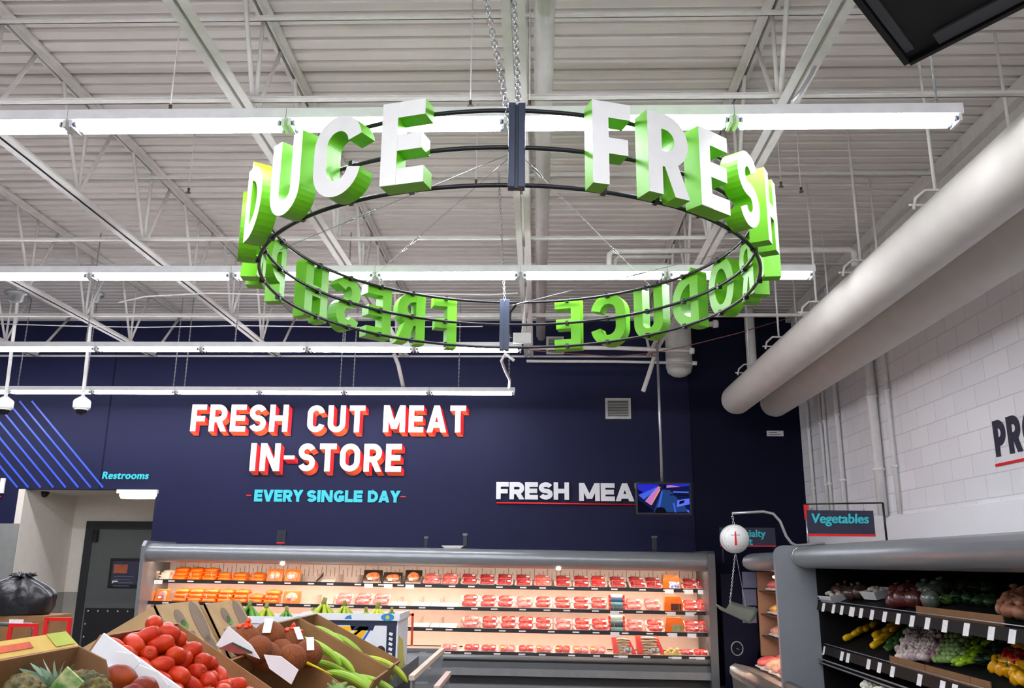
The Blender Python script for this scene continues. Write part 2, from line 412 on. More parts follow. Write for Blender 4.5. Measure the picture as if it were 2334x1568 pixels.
# door in the passage
dz = 2.27; dx0, dx1 = -7.60, AX1 + 0.45
mb = MB()
mb.span((dx0, AYB - 0.06, 0), (dx0 + 0.13, AYB - 0.001, dz)); mb.span((dx0 + 0.13, AYB - 0.06, dz - 0.13), (dx1, AYB - 0.001, dz))
dframe = struct(mb, 'door_1', mat('door_frame_black', (34, 36, 40), 0.45))
mb = MB(); mb.span((dx0 + 0.13, AYB - 0.045, 0.01), (dx1, AYB - 0.005, dz - 0.135)); leaf = mb.build('leaf', mat('door_grey', (84, 86, 86), 0.5, var=0.03), dframe)
pw = at(252, 1272, Y=AYB - 0.06); pe = at(318, 1341, Y=AYB - 0.06)
mb = MB(); mb.span((pw.x, AYB - 0.062, pe.z), (pe.x, AYB - 0.04, pw.z)); wf = mb.build('window_frame', mat('gasket_black', (24, 24, 28), 0.4), leaf, bevel=0.02)
mb = MB(); mb.span((pw.x + 0.05, AYB - 0.066, pe.z + 0.06), (pe.x - 0.05, AYB - 0.06, pw.z - 0.05)); ps = mb.build('window_poster', mat('poster_navy', (56, 56, 78), 0.4, var=0.2, scale=6), wf)
mb = MB()
w0, z1 = pw.x + 0.05, pw.z - 0.05
mb.span((w0 + 0.03, AYB - 0.068, z1 - 0.19), (w0 + 0.26, AYB - 0.0662, z1 - 0.05), 0); mb.span((w0 + 0.03, AYB - 0.068, pe.z + 0.08), (w0 + 0.12, AYB - 0.0662, pe.z + 0.12), 1)
for k in range(4): mb.span((w0 + 0.05, AYB - 0.068, z1 - 0.25 - 0.05 * k), (w0 + 0.38 - 0.06 * (k % 2), AYB - 0.0662, z1 - 0.235 - 0.05 * k), 2)
mb.build('poster_print', [mat('poster_orange', (170, 92, 60), 0.5, var=0.2), TAGW, mat('poster_grey', (96, 98, 120), 0.5)], ps)
kz = at(280, 1386, Y=AYB).z
mb = MB(); mb.span((dx0 + 0.16, AYB - 0.053, 0.02), (dx1, AYB - 0.045, kz)); kp = mb.build('kick_plate', mat('kick_plate_black', (30, 31, 34), 0.35), leaf)
mb = MB()
for k in range(7): mb.ball((dx0 + 0.21 + 0.165 * k, AYB - 0.054, kz - 0.05), (0.018, 0.006, 0.018), 8, 5)
for k in range(5): mb.ball((dx0 + 0.19, AYB - 0.054, kz - 0.25 - 0.2 * k), (0.018, 0.006, 0.018), 8, 5)
mb.build('screws', ZINC, kp)
mb = MB(); mb.span((dx0 + 0.17, AYB - 0.12, dz - 0.34), (dx0 + 0.23, AYB - 0.045, dz - 0.14)); mb.span((dx0 + 0.14, AYB - 0.16, dz - 0.2), (dx0 + 0.19, AYB - 0.06, dz - 0.16)); mb.build('door_closer', BLACKP, dframe)
# small camera on the passage ceiling, wraparound lamp
p = at(105, 1127, Z=AZ - 0.04)
mb = MB(); mb.ball((0, 0, 0), (0.06, 0.06, 0.05), 14, 8); mb.lathe([(0.07, 0.0), (0.07, 0.04)], 16)
c_ = mb.build('dome_camera', BLACKP, loc=(p.x, WY + 0.5, AZ - 0.04)); tag(c_, 'small black dome camera under the passage ceiling above the trash bag', 'camera')
lamp = thing('wraparound_lamp', 'glowing wraparound lamp under the passage ceiling by the Restrooms lettering', 'lamp', (-6.1, WY + 0.02, AZ - 0.06))
mb = MB(); mb.box((0, 0, 0.03), (0.62, 0.16, 0.055)); mb.build('housing', WHITE, lamp)
mb = MB(); mb.lathe([(0.02, -0.29), (0.055, -0.26), (0.06, 0), (0.055, 0.26), (0.02, 0.29)], 14, M=Euler((0, PI / 2, 0)).to_matrix()); mb.build('diffuser', emission('passage_lamp', (255, 240, 215), 7), lamp, loc=(0, 0, -0.02))

# ================================================================ ROOF STEEL
mb_diag = MB(); H_ = 0.80
def bar_mesh(a, b, r=0.017):
    m = MB(); m.tube([a, b], r, 6); return m
webA = bar_mesh((0, 0, 0), (0, 0.42, H_)); webB = bar_mesh((0, 0, 0), (0, -0.42, H_)); webC = bar_mesh((0, 0, 0), (0, 0, H_), 0.015)
JX = [-7.45, -5.68, -3.83, -1.95, -0.14, 1.62]
JL = ['far left joist, above the passage', 'second roof joist from the left', 'third roof joist from the left', 'roof joist over the second half of the word PRODUCE', 'middle roof joist, right behind the sign chains', 'rightmost roof joist, beside the hanging screen pole']
ZC, ZT = 4.55, 5.41
first = None; wA = wB = wC = None
for k, x in enumerate(JX):
    if first is None:
        j = thing('roof_joist', 'x', 'roof joist', (0, 0, 0), group='white open web roof joists'); first = j
        m = MB(); m.span((-0.066, YF, ZC), (-0.012, 12.1, ZC + 0.012)); m.span((-0.022, YF, ZC), (-0.012, 12.1, ZC + 0.055)); m.span((0.012, YF, ZC), (0.066, 12.1, ZC + 0.012)); m.span((0.012, YF, ZC), (0.022, 12.1, ZC + 0.055)); m.build('bottom_chord', STEELW, j)
        m = MB(); m.span((-0.062, YF, ZT), (-0.012, 12.9, ZT + 0.02)); m.span((-0.022, YF, ZT - 0.04), (-0.012, 12.9, ZT)); m.span((0.012, YF, ZT), (0.062, 12.9, ZT + 0.02)); m.span((0.012, YF, ZT - 0.04), (0.022, 12.9, ZT)); m.build('top_chord', STEELW, j)
        y = 0.35
        wA = webA.build('web_bar', STEELW, j, loc=(0, y, ZC + 0.03)); wB = webB.build('web_bar', STEELW, j, loc=(0, y, ZC + 0.03)); wC = webC.build('web_bar', STEELW, j, loc=(0, y, ZC + 0.03))
        y += 1.22
        while y < 12.0:
            for w_ in (wA, wB, wC):
                c = w_.copy(); COL.objects.link(c); c.parent = j; c.location = (0, y, ZC + 0.03)
            y += 1.22
        bar_mesh((0, 12.08, ZC + 0.03), (0, 12.85, ZT - 0.02), 0.02).build('web_bar', STEELW, j)
        j.location = (x, 0, 0); j['label'] = 'white open web roof joist, ' + JL[k]
    else: dup(first, 'white open web roof joist, ' + JL[k], loc=(x, 0, 0))
# wide white beam beside the middle joist
mb = MB(); mb.span((-0.09, YF, ZC + 0.36), (-0.02, 12.3, ZC + 0.42)); mb.tube([(-0.02, YF, ZC + 0.36), (-0.02, 12.3, ZC + 0.36)], 0.06, 12); o = mb.build('sprinkler_main', STEELW, loc=(0.06, 0, 0)); tag(o, 'thick white sprinkler main running along the middle roof joist', 'pipe')
# bridging across the joists
for i, (yy, zz, x1, w_) in enumerate([(5.03, 4.60, WX - 0.05, 0.045), (7.55, 4.60, 2.1, 0.04), (10.15, 4.60, WX - 0.1, 0.05), (12.3, 4.60, 1.75, 0.03), (5.1, 5.27, 3.0, 0.045), (7.6, 5.27, 3.78, 0.035), (10.15, 5.27, 3.78, 0.035)]):
    mb = MB(); mb.span((XL + 0.1, -w_ / 2, 0), (x1, w_ / 2, 0.008)); mb.span((XL + 0.1, w_ / 2 - 0.008, 0), (x1, w_ / 2, w_))
    o = mb.build('bridging_angle', STEELW, loc=(0, yy, zz))
    tag(o, 'white bridging angle across the ' + ('lower' if zz < 5 else 'upper') + ' joist chords, ' + ['above the first row of lights', 'behind the far letters of the ring sign', 'before the navy wall top', 'under the third row of lights', 'at the top of the photo', 'between the first and second row of lights', 'just short of the navy wall'][i], 'steel bar', 'bridging angles')

# ================================================================ STRIP LIGHTS
SEC = 1.2192
def make_light():
    t = thing('strip_light', 'x', 'strip light', (0, 0, 0), group='fluorescent strip lights')
    m = MB(); m.span((-0.608, -0.062, 0.02), (0.608, 0.062, 0.078)); m.build('housing', mat('fixture_white', (238, 238, 240), 0.35), t)
    for s in (-1, 1):
        m = MB(); m.tube([(-0.560, 0.036 * s, 0), (0.560, 0.036 * s, 0)], 0.0175, 10); tb = m.build('tube', TUBE, t)
        for e in (-1, 1):
            m = MB(); m.tube([(e * 0.560, 0.036 * s, 0), (e * 0.574, 0.036 * s, 0)], 0.0175, 8); m.tube([(e * 0.574, 0.036 * s, 0), (e * 0.583, 0.036 * s, 0)], 0.013, 8, m=1); m.build('tube_cap', [GALV, SOCK], tb)
    for e in (-1, 1):
        m = MB(); m.span((e * 0.583, -0.052, -0.02), (e * 0.600, 0.052, 0.018)); m.build('socket', WHITE, t)
    return t
light0 = make_light(); used = False
ROWN = {1: 'the nearest row', 2: 'the row behind the ring sign', 3: 'the third row from the viewer', 4: 'the row over the meat lettering', 0: 'the row over the viewer', -1: 'the row behind the viewer', -2: 'the rearmost row'}
ROWX = {1: 2.274, 2: 2.288, 3: -0.187, 4: -0.331, 0: 2.28, -1: 2.28, -2: 2.28}
ROWNUM = {1: 6, 2: 7, 3: 7, 4: 8, 0: 6, -1: 6, -2: 6}
for row in (1, 2, 3, 4, 0, -1, -2):
    yy = 4.2396 + 2.5613 * (row - 1)
    for i in range(ROWNUM[row]):
        x = ROWX[row] - SEC * (i + 0.5)
        lab = 'glowing strip light, ' + ('right end of ' if i == 0 else ORD[i] + ' from the right in ') + ROWN[row]
        if not used: o = light0; used = True; o['label'] = lab; o.location = (x, yy, 3.98)
        else: o = dup(light0, lab, loc=(x, yy, 3.98))
# suspension chains of the lights
def hanger(x, y, z0, z1, lab):
    m = MB(); m.tube([(0, 0, 0), (0, 0, z1 - z0)], 0.006, 6)
    k = 0; z = 0
    while z < z1 - z0 - 0.02: m.tube([(0.010 * math.cos(a) * (1 if k % 2 else 0.3), 0.010 * math.cos(a) * (0.3 if k % 2 else 1), z + 0.02 + 0.018 * math.sin(a)) for a in (0, 1.57, 3.14, 4.71)], 0.003, 4, closed=True); z += 0.03; k += 1
    o = m.build('light_chain', GALV, loc=(x, y, z0)); tag(o, lab, 'chain', 'light suspension chains')
for n, (px, row) in enumerate([(2140, 1), (1045, 4), (775, 4), (805, 4), (420, 4), (395, 4), (195, 4), (40, 4), (1160, 4), (535, 3), (195, 3), (785, 3)]):
    yy = 4.2396 + 2.5613 * (row - 1); q = at(px, 270 if row == 1 else (790 if row == 3 else 885), Y=yy)
    hanger(q.x, yy, 4.055, 5.40, 'thin chain of the ' + {1: 'nearest', 3: 'third', 4: 'last'}[row] + ' light row, ' + ['at its right end by the black monitor', 'above the M of MEAT', 'above the C of CUT', 'above the U of CUT', 'above the gap left of the F', 'left of the F of FRESH', 'by the right dome camera', 'by the left dome camera', 'at the right end beside the cable', 'left of the ring sign letters', 'above the right dome camera', 'below the mirrored letter S'][n])
# ================================================================ RING SIGN
RC = Vector((-0.19, 5.354, 3.40)); RR = 1.59; RH = 0.396
ring = thing('ring_sign', 'round hanging sign spelling FRESH PRODUCE twice in green and white letters', 'hanging sign', RC)
for i, z in enumerate((0.0, RH / 2, RH)):
    m = MB(); m.tube([(RR * math.cos(2 * PI * k / 120), RR * math.sin(2 * PI * k / 120), z) for k in range(120)], 0.0115, 8, closed=True); m.build('hoop', BLACKM, ring)
PA = (-87.0, 93.5)
for a in PA:
    ca, sa = math.cos(rad(a)), math.sin(rad(a)); R3 = Matrix.Rotation(rad(a), 3, 'Z')
    m = MB()
    for s in (-1, 1): m.box(R3 @ Vector((RR + 0.012, 0.024 * s, RH / 2)), (0.05, 0.034, RH + 0.05), rot=R3)
    m.box(R3 @ Vector((RR + 0.004, 0, RH / 2)), (0.03, 0.03, RH + 0.05), rot=R3)
    m.build('post', POSTM, ring, bevel=0.004)
LA = [('F', -69.3, .20), ('R', -58.8, .245), ('E', -48.3, .225), ('S', -37.6, .235), ('H', -25.5, .26), ('P', -6, .245), ('R', 6.5, .25), ('O', 20.5, .33), ('D', 35.5, .275), ('U', 48.6, .275), ('C', 61.8, .305), ('E', 74.4, .225)]
LH = 0.435; LETS = []
for base in (0, 180):
    for ch, ang, w in LA:
        if ch in 'FRESH' and (ch != 'R' or ang < 0) and (ch != 'E' or ang < 0): ang += -2.3 if base == 0 else 0.8
        a = rad(ang + base); tx = Vector((-math.sin(a), math.cos(a), 0)); nr = Vector((math.cos(a), math.sin(a), 0)); c = nr * (RR + 0.125)
        m = MB(); letter_mesh(m, ch, -w / 2, RH / 2 - LH / 2, w, LH, 0.192, -nr * 0.105, lambda x, z: c + tx * x + Vector((0, 0, z)), 0, 1)
        LETS.append((m.build('letter', [SIGNW, GREEN], ring), a))
# clips fixing each letter to the hoops
clip0 = None
for (lt, a) in LETS:
    for z in (0.0, RH / 2, RH):
        p = Vector((math.cos(a), math.sin(a), 0)) * (RR + 0.008) + Vector((0, 0, z))
        if clip0 is None: m = MB(); m.box((0, 0, 0), (0.034, 0.024, 0.036)); clip0 = m.build('clip', BLACKM, lt)
        else: c_ = clip0.copy(); COL.objects.link(c_); c_.parent = lt; clip0_ = c_
        (clip0 if len(lt.children) == 1 and lt is LETS[0][0] and z == 0.0 else c_).location = p
        (clip0 if len(lt.children) == 1 and lt is LETS[0][0] and z == 0.0 else c_).rotation_euler = (0, 0, a)
WIRE = mat('steel_wire', (150, 152, 155), 0.3, metal=0.8)
def rp(a, z, r=RR): return Vector((r * math.cos(rad(a)), r * math.sin(rad(a)), z))
for (a0, z0, a1, z1) in ((-86, RH * .38, 47, RH), (-88, RH * .38, 138, RH), (-88, RH * .42, 176, RH * 0.8), (93, RH * .9, 8, RH * .9)):
    A, B = rp(a0, z0), rp(a1, z1); d = B - A
    m = MB(); m.tube([A + d * (i / 12) - Vector((0, 0, 0.0)) for i in range(13)], 0.0022, 5); wv = m.build('bracing_wire', WIRE, ring)
    p = A + d * (0.08 if a1 < 100 else 0.55); p2 = A + d * 0.62; u = d.normalized()
    for q in (p, p2):
        m = MB(); m.tube([q - u * 0.07, q - u * 0.05, q + u * 0.05, q + u * 0.07], [0.003, 0.007, 0.007, 0.003], 8); m.tube([q - u * 0.12, q - u * 0.07], 0.004, 6)
        m.build('turnbuckle', ZINC, wv)
def chain(A, B, lab, r=0.021, th=0.0042):
    A, B = Vector(A), Vector(B); d = B - A; n = int(d.length / (r * 1.55)); u = d.normalized(); s = u.cross(Vector((0.3, 1, 0))).normalized(); w = u.cross(s)
    m = MB()
    for i in range(n):
        c = u * (d.length * (i + 0.5) / n); side = s if i % 2 else w
        m.tube([c + u * (r * math.cos(2 * PI * k / 10)) + side * (r * 0.62 * math.sin(2 * PI * k / 10)) for k in range(10)], th, 5, closed=True)
    o = m.build('chain', ZINC, loc=A); tag(o, lab, 'chain', 'chains carrying the ring sign'); return o
np_ = RC + rp(PA[0], RH + 0.02, RR + 0.01)
tl = at(1119, 0, Y=np_.y); tr = at(1169, 0, Y=np_.y)
def ext(a, b, z): d = b - a; return a + d * ((z - a.z) / d.z)
chain(np_ + Vector((-0.012, 0, -0.22)), ext(np_ + Vector((-0.012, 0, 0)), tl, 5.38), 'left of the two chains rising from the near post of the ring sign')
chain(np_ + Vector((0.008, 0, 0)), ext(np_, tr, 5.38), 'right of the two chains rising from the near post of the ring sign')
fp = RC + rp(PA[1], RH, RR - 0.005); q = at(1142, 505, Y=fp.y); chain(fp, ext(fp, Vector((q.x, fp.y, q.z)), 5.0), 'chain rising from the far post of the ring sign', 0.015, 0.003)
mb = MB(); mb.box((0, 0, 0), (0.2, 0.05, 0.12)); pj = at(1190, 771, Y=9.2); o = mb.build('junction_box', mat('box_white', (226, 226, 222), 0.45), loc=pj, bevel=0.006); tag(o, 'white electrical box under the middle joist by the far sign post', 'electrical box')
m = MB(); pa = at(1165, 770, Y=9.2) - pj; m.tube([pa, pa + Vector((-0.02, 0, 0.12)), pa + Vector((-0.01, 0, 0.3)), pa + Vector((0.05, 0, 0.38))], 0.012, 8); m.build('cable_tail', BLACKP, o)
m = MB(); m.tube([(0, 0.0, 0.05), (-pj.x - 0.14, 0, 4.56 - pj.z)], 0.012, 8); m.build('bracket', STEELW, o)

# ================================================================ FABRIC DUCTS
for k, (dxx, yend) in enumerate(((2.745, 11.75), (3.33, 11.95))):
    r_ = 0.205; L_ = yend - YF - 1
    prof = [(r_ * 0.985, 0)] + [(r_, z * L_ / 20) for z in range(1, 20)] + [(r_, L_), (r_ * 0.93, L_ + 0.07), (r_ * 0.7, L_ + 0.13), (r_ * 0.35, L_ + 0.16), (0.01, L_ + 0.17)]
    m = MB(); m.lathe(prof, 32, M=Euler((-PI / 2, 0, 0)).to_matrix()); o = m.build('air_duct', DUCT, loc=(dxx, YF + 1, 3.87))
    tag(o, ['long round white fabric air duct nearer the aisle, on the left', 'long round white fabric air duct against the right wall'][k], 'air duct', None)
    pts = [[(2120, 440), (1950, 603), (1850, 702), (1765, 795), (1698, 858)], [(2310, 440), (2140, 585), (2000, 700), (1885, 792), (1812, 850)]][k]
    for i, (px, py) in enumerate(pts):
        q = at(px + 12, py, X=dxx); yy = q.y
        h = thing('duct_hanger', 'white rod and bracket holding the ' + ['left', 'right'][k] + ' fabric duct, ' + ORD[i] + ' from the viewer', 'hanger', (dxx, yy, 3.87), group='duct hangers')
        m = MB(); m.tube([(0, 0, r_ + 0.09), (0, 0, 5.43 - 3.87)], 0.011, 8); m.build('rod', STEELW, h)
        m = MB(); m.tube([(-0.16, 0, r_ - 0.04), (-0.14, 0, r_ + 0.04), (-0.07, 0, r_ + 0.10), (0.07, 0, r_ + 0.10), (0.14, 0, r_ + 0.04), (0.16, 0, r_ - 0.04)], 0.011, 8); m.tube([(-0.19, 0, r_ - 0.01), (0.19, 0, r_ - 0.01)], 0.008, 6); m.build('bracket', STEELW, h)
# vent plate hanging beneath the duct run
# ================================================================ WALL LETTERING
def wall_word(name, label, cat, lines, Yw, depth, mats, off, side, group=None, t=0.2):
    """lines: (text, px0, py_top, px1, py_bottom, gap_px, weight)"""
    r = None
    for (text, px0, pyt, px1, pyb, gap, t) in lines:
        A = at(px0, pyb, Y=Yw); B = at(px1, pyb, Y=Yw); Tt = at(px0, pyt, Y=Yw); H = Tt.z - A.z
        if r is None: r = thing(name, label, cat, (A.x, Yw, A.z), group=group); base = Vector((A.x, Yw, A.z))
        dzz = 0
        B2 = at(px1, (pyb + (px1 - px0) * 0.008), Y=Yw); sl = 0.0
        for (c, x, w) in layout(text, A.x, B.x, gap / F_PX * Yw):
            if c == '-':
                m = MB(); letter_mesh(m, 'I', x - base.x, A.z - base.z + H * 0.42, w, H * 0.14, w / (H * 0.14), off, lambda xx, zz: Vector((xx, -depth, zz)), 0, side if not callable(side) else 1)
            else:
                m = MB(); letter_mesh(m, c, x - base.x, A.z - base.z, w, H, t, off, lambda xx, zz: Vector((xx, -depth, zz)), 0, side)
            m.build('letter', mats, r)
    return r
REDL = mat('letter_red', (232, 40, 44), 0.45); ORL = mat('letter_orange', (240, 92, 52), 0.45)
LETW = mat('letter_white', (246, 246, 250), 0.4, var=0.01)
def side_fn(n): return 2 if n.y < -0.35 else 1
wall_word('meat_wall_sign', 'white letters FRESH CUT MEAT IN-STORE with red drop sides on the navy wall', 'wall sign',
          [('FRESH', 436, 923, 657, 984, 8, .2), ('CUT', 701, 925, 832, 986, 8, .2), ('MEAT', 874, 925, 1062, 986, 8, .2), ('IN-STORE', 570, 1011, 915, 1074, 9, .2)], WY - 0.02, 0.06, [LETW, REDL, ORL], (0.045, 0.055, -0.06), side_fn)
r = wall_word('every_single_day_sign', 'teal letters EVERY SINGLE DAY with red dashes under the meat sign', 'wall sign',
          [('EVERY', 579, 1116, 690, 1143, 1.5, .27), ('SINGLE', 699, 1117, 826, 1144, 1.5, .27), ('DAY', 838, 1118, 912, 1145, 1.5, .27)], WY - 0.004, 0.012, [TEAL, TEAL], (0, 0.012, 0), 1)
for px0, px1, py in ((562, 573, 1129), (913, 925, 1132)):
    a = at(px0, py, Y=WY); b = at(px1, py, Y=WY); m = MB(); m.span((0, -0.006, -0.008), (b.x - a.x, 0.006, 0.008)); m.build('dash', RED, r, loc=(a.x - r.location.x, 0, a.z - r.location.z))
SIL = mat('letter_silver_white', (226, 226, 230), 0.4, var=0.01)
r = wall_word('fresh_meat_sign', 'white block letters FRESH MEAT over a red line, partly behind the hanging screen', 'wall sign',
          [('FRESH', 1131, 1099, 1297, 1138, 2, .265), ('MEAT', 1320, 1101, 1482, 1142, 2, .265)], WY - 0.01, 0.03, [SIL, SIL], (0, 0.03, 0), 1)
a = at(1132, 1146, Y=WY); b = at(1490, 1151, Y=WY); m = MB(); m.tube([(a.x - r.location.x, -0.012, a.z - r.location.z), (b.x - r.location.x, -0.012, b.z - r.location.z)], 0.013, 6); m.build('underline', RED, r)
a = at(232, 1091, Y=WY)
o = font_mesh('restrooms_lettering', 'Restrooms', 0.152, TEAL, None, (a.x, WY - 0.006, a.z), (PI / 2, 0, 0), bold=0.006, extrude=0.004, spacing=1.08, shear=0.12); tag(o, 'teal lettering Restrooms on the navy wall above the passage', 'wall lettering')
# end of a white word cut by the left edge of the photo
r = wall_word('left_wall_sign', 'end of a white word over a red line at the left edge', 'wall sign', [('N', -32, 1090, 9, 1124, 1, .3)], WY - 0.01, 0.03, [SIL, SIL], (0, 0.03, 0), 1)
a = at(-40, 1133, Y=WY); b = at(4, 1134, Y=WY); m = MB(); m.span((0, 0, 0), (b.x - a.x, 0.02, 0.02)); m.build('underline', RED, r, loc=(a.x - r.location.x, -0.02, a.z - r.location.z))
# blue diagonal stripes
BLUE = mat('stripe_blue', (52, 82, 200), 0.4)
for k, xb in enumerate((235, 207, 179, 150, 122, 93, 65, 40)):
    a = at(xb, 1111, Y=WY); b = at(xb - 162, 914, Y=WY)
    if k > 2: b = a + (b - a) * 1.3
    m = MB(); d = b - a; m.box(d / 2, (0.026, 0.008, d.length), rot=(0, math.atan2(d.x, d.z), 0)); o = m.build('wall_stripe', BLUE, loc=(a.x, WY - 0.005, a.z))
    tag(o, 'thin blue diagonal stripe on the navy wall above the passage, ' + ORD[k] + ' from the right', 'wall stripe', 'blue diagonal stripes')
# lettering on the right wall
X_ = WX - 0.002
A = at(2272, 1042, X=X_); T_ = at(2262, 974, X=X_); r = thing('produce_wall_sign', 'dark letters PRODUCE over a red line on the white block wall, cut off', 'wall sign', (X_, A.y, A.z))
H = T_.z - A.z - 0.0
INK = mat('letter_ink', (38, 36, 56), 0.5)
x = 0
for c, w in zip('PRODUCE', (.19, .2, .24, .22, .21, .22, .18)):
    m = MB(); letter_mesh(m, c, x, 0, w, 0.31, .235, (0.004, 0, 0), lambda u, z: Vector((-0.005, -u, z)), 0, 1); m.build('letter', [INK, INK], r); x += w + 0.03
B = at(2270, 1061, X=X_); m = MB(); m.span((-0.006, B.y - A.y - 1.8, B.z - A.z - 0.012), (0, B.y - A.y, B.z - A.z + 0.012)); m.build('underline', RED, r)
# vents
def vent(px0, py0, px1, py1, Yv, lab):
    a = at(px0, py1, Y=Yv); b = at(px1, py0, Y=Yv); w, h = b.x - a.x, b.z - a.z
    t = thing('wall_vent', lab, 'vent', (a.x, Yv, a.z))
    m = MB(); f = 0.035
    m.span((0, -0.03, 0), (f, 0, h)); m.span((w - f, -0.03, 0), (w, 0, h)); m.span((f, -0.03, 0), (w - f, 0, f)); m.span((f, -0.03, h - f), (w - f, 0, h)); m.build('frame', mat('vent_grey', (170, 170, 166), 0.45), t)
    m = MB(); z = f + 0.012
    while z < h - f: m.box((w / 2, -0.014, z), (w - 2 * f, 0.018, 0.008), rot=(0.5, 0, 0)); z += 0.024
    m.build('louvers', MATS['vent_grey'], t)
    m = MB(); m.span((f, -0.003, f), (w - f, -0.001, h - f)); m.build('backing', BLACKP, t)
vent(1380, 908, 1437, 955, WY - 0.002, 'grey louvered vent high on the navy wall by the screen pole')
vent(1245, 768, 1285, 808, WY - 0.002, 'grey vent near the roof behind the mirrored letter E')
mb = MB(); a = at(1748, 994, Y=WY - 0.101); b = at(1785, 982, Y=WY - 0.101); mb.span((0, -0.01, 0), (b.x - a.x, 0, b.z - a.z)); o = mb.build('wall_plate', TAGW, loc=a); tag(o, 'small white label plate on the dark wall under the duct ends', 'label')
m = MB()
for k in range(2): m.span((0.03, -0.012, 0.02 + 0.03 * k), (0.2 - 0.05 * k, -0.0102, 0.03 + 0.03 * k))
m.build('print', INK, o)

# ================================================================ SCREENS
sc = at(1512, 1136, Y=11.2); t = thing('hanging_screen', 'small flat screen showing a blue picture, hung before FRESH MEAT', 'screen', (sc.x, 11.2, sc.z))
m = MB(); m.span((-0.355, -0.03, -0.205), (0.355, 0.04, 0.205)); m.build('screen_body', BLACKP, t, bevel=0.008)
m = MB(); cols_ = [(18, 26, 66), (40, 44, 190), (190, 120, 190), (66, 96, 224), (34, 64, 120), (90, 110, 240), (230, 150, 90), (12, 14, 30)]
def pic(pts_, mm, k): m.prism([((a - .5) * 0.67, -0.0305 - 0.0004 * k, (.5 - b) * 0.37) for a, b in pts_][::-1], (0, 0.0003, 0), mm)
pic([(0, 0), (1, 0), (1, 1), (0, 1)], 0, 1); pic([(0, .02), (.42, .02), (.30, .22), (.04, .42)], 1, 2); pic([(.02, .40), (.36, .12), (.42, .14), (.12, .55)], 3, 3); pic([(.40, .08), (.45, .12), (.25, .74), (.14, .60)], 2, 4)
pic([(.42, .18), (.445, .2), (.27, .73), (.25, .74)], 6, 5); pic([(.47, .2), (.62, .22), (.98, .95), (.30, .98), (.36, .7)], 4, 2); pic([(.46, .26), (.49, .26), (.42, .82), (.38, .82)], 3, 5); pic([(.55, .06), (.80, .02), (.82, .1), (.56, .14)], 2, 3); pic([(.55, .02), (1, .0), (1, .07), (.82, .1)], 1, 4)
pic([(.68, .26), (.98, .27), (.98, .31), (.68, .30)], 5, 4); pic([(.62, .36), (.98, .38), (.98, .41), (.62, .40)], 7, 4); pic([(.76, .56), (.99, .50), (.99, .70), (.74, .80)], 5, 4); pic([(.80, .60), (.90, .56), (.88, .66), (.79, .70)], 7, 5); pic([(.67, .66), (.70, .66), (.73, .98), (.70, .98)], 3, 5)
pic([(.34, .86), (.40, .80), (.50, .82), (.56, 1.0), (.32, 1.0)], 7, 6); pic([(0, .55), (.10, .66), (.32, .96), (.0, 1.0)], 7, 3); pic([(.93, .9), (.97, .9), (.98, .98), (.95, .98)], 5, 5); pic([(0, .2), (.12, .3), (.03, .36)], 7, 5); pic([(.52, .05), (.56, .05), (.56, .16), (.49, .16)], 7, 6)
m.build('picture', [emission('screen_colour_%d' % k, c, 0.85) for k, c in enumerate(cols_)], t)
p0 = at(1497, 818, Y=11.2)
m = MB(); m.tube([(p0.x + 0.02 - sc.x, 0.06, p0.z + 0.25 - sc.z), (0.0, 0.06, 0.1)], 0.018, 10); m.build('pole', GALV, t)
m = MB(); m.box((0.0, 0.055, 0.12), (0.16, 0.03, 0.2)); m.build('mount', BLACKP, t)
# V-shaped black display over the viewer, seen from below
c0 = at(2060, 152, Z=2.85); c1 = at(1940, 0, Z=2.85); c2 = at(2334, 12, Z=2.85)
u1 = (c1 - c0).normalized(); u2 = (c2 - c0).normalized()
A, B, C = Vector((0, 0, 0)), u1 * 1.15, u2 * 1.15; Dp = u1 * 1.15 + u2 * 1.15
t = thing('ceiling_display', 'black square display housing hanging over the viewer, seen from below', 'display', c0)
m = MB(); m.prism([A, B, Dp, C], (0, 0, 0.55)); m.build('housing', mat('display_black', (17, 17, 19), 0.5), t, bevel=0.012)
m = MB()
for (u, v) in ((u2, u1), (u1, u2)):
    o_ = 0.026; a = u * (0.10 if u is u2 else 0.06) + v * o_; b = u * 1.12 + v * o_; w = v * (0.05 if u is u2 else 0.022)
    m.prism([a, b, b + w, a + w], (0, 0, -0.006))
m.build('vent_strip', mat('display_strip', (78, 80, 84), 0.5), t)
m = MB()
for (u, v) in ((u2, u1), (u1, u2)): m.prism([u * 0.02 + v * 0.008, u * 1.14 + v * 0.008, u * 1.14 + v * 0.022, u * 0.02 + v * 0.022], (0, 0, -0.012))
m.build('bezel', BLACKP, t)
m = MB(); cc = Dp / 2; m.tube([cc + Vector((0, 0, 0.5)), cc + Vector((0, 0, 2.58))], 0.025, 10); m.build('pole', STEELW, t)

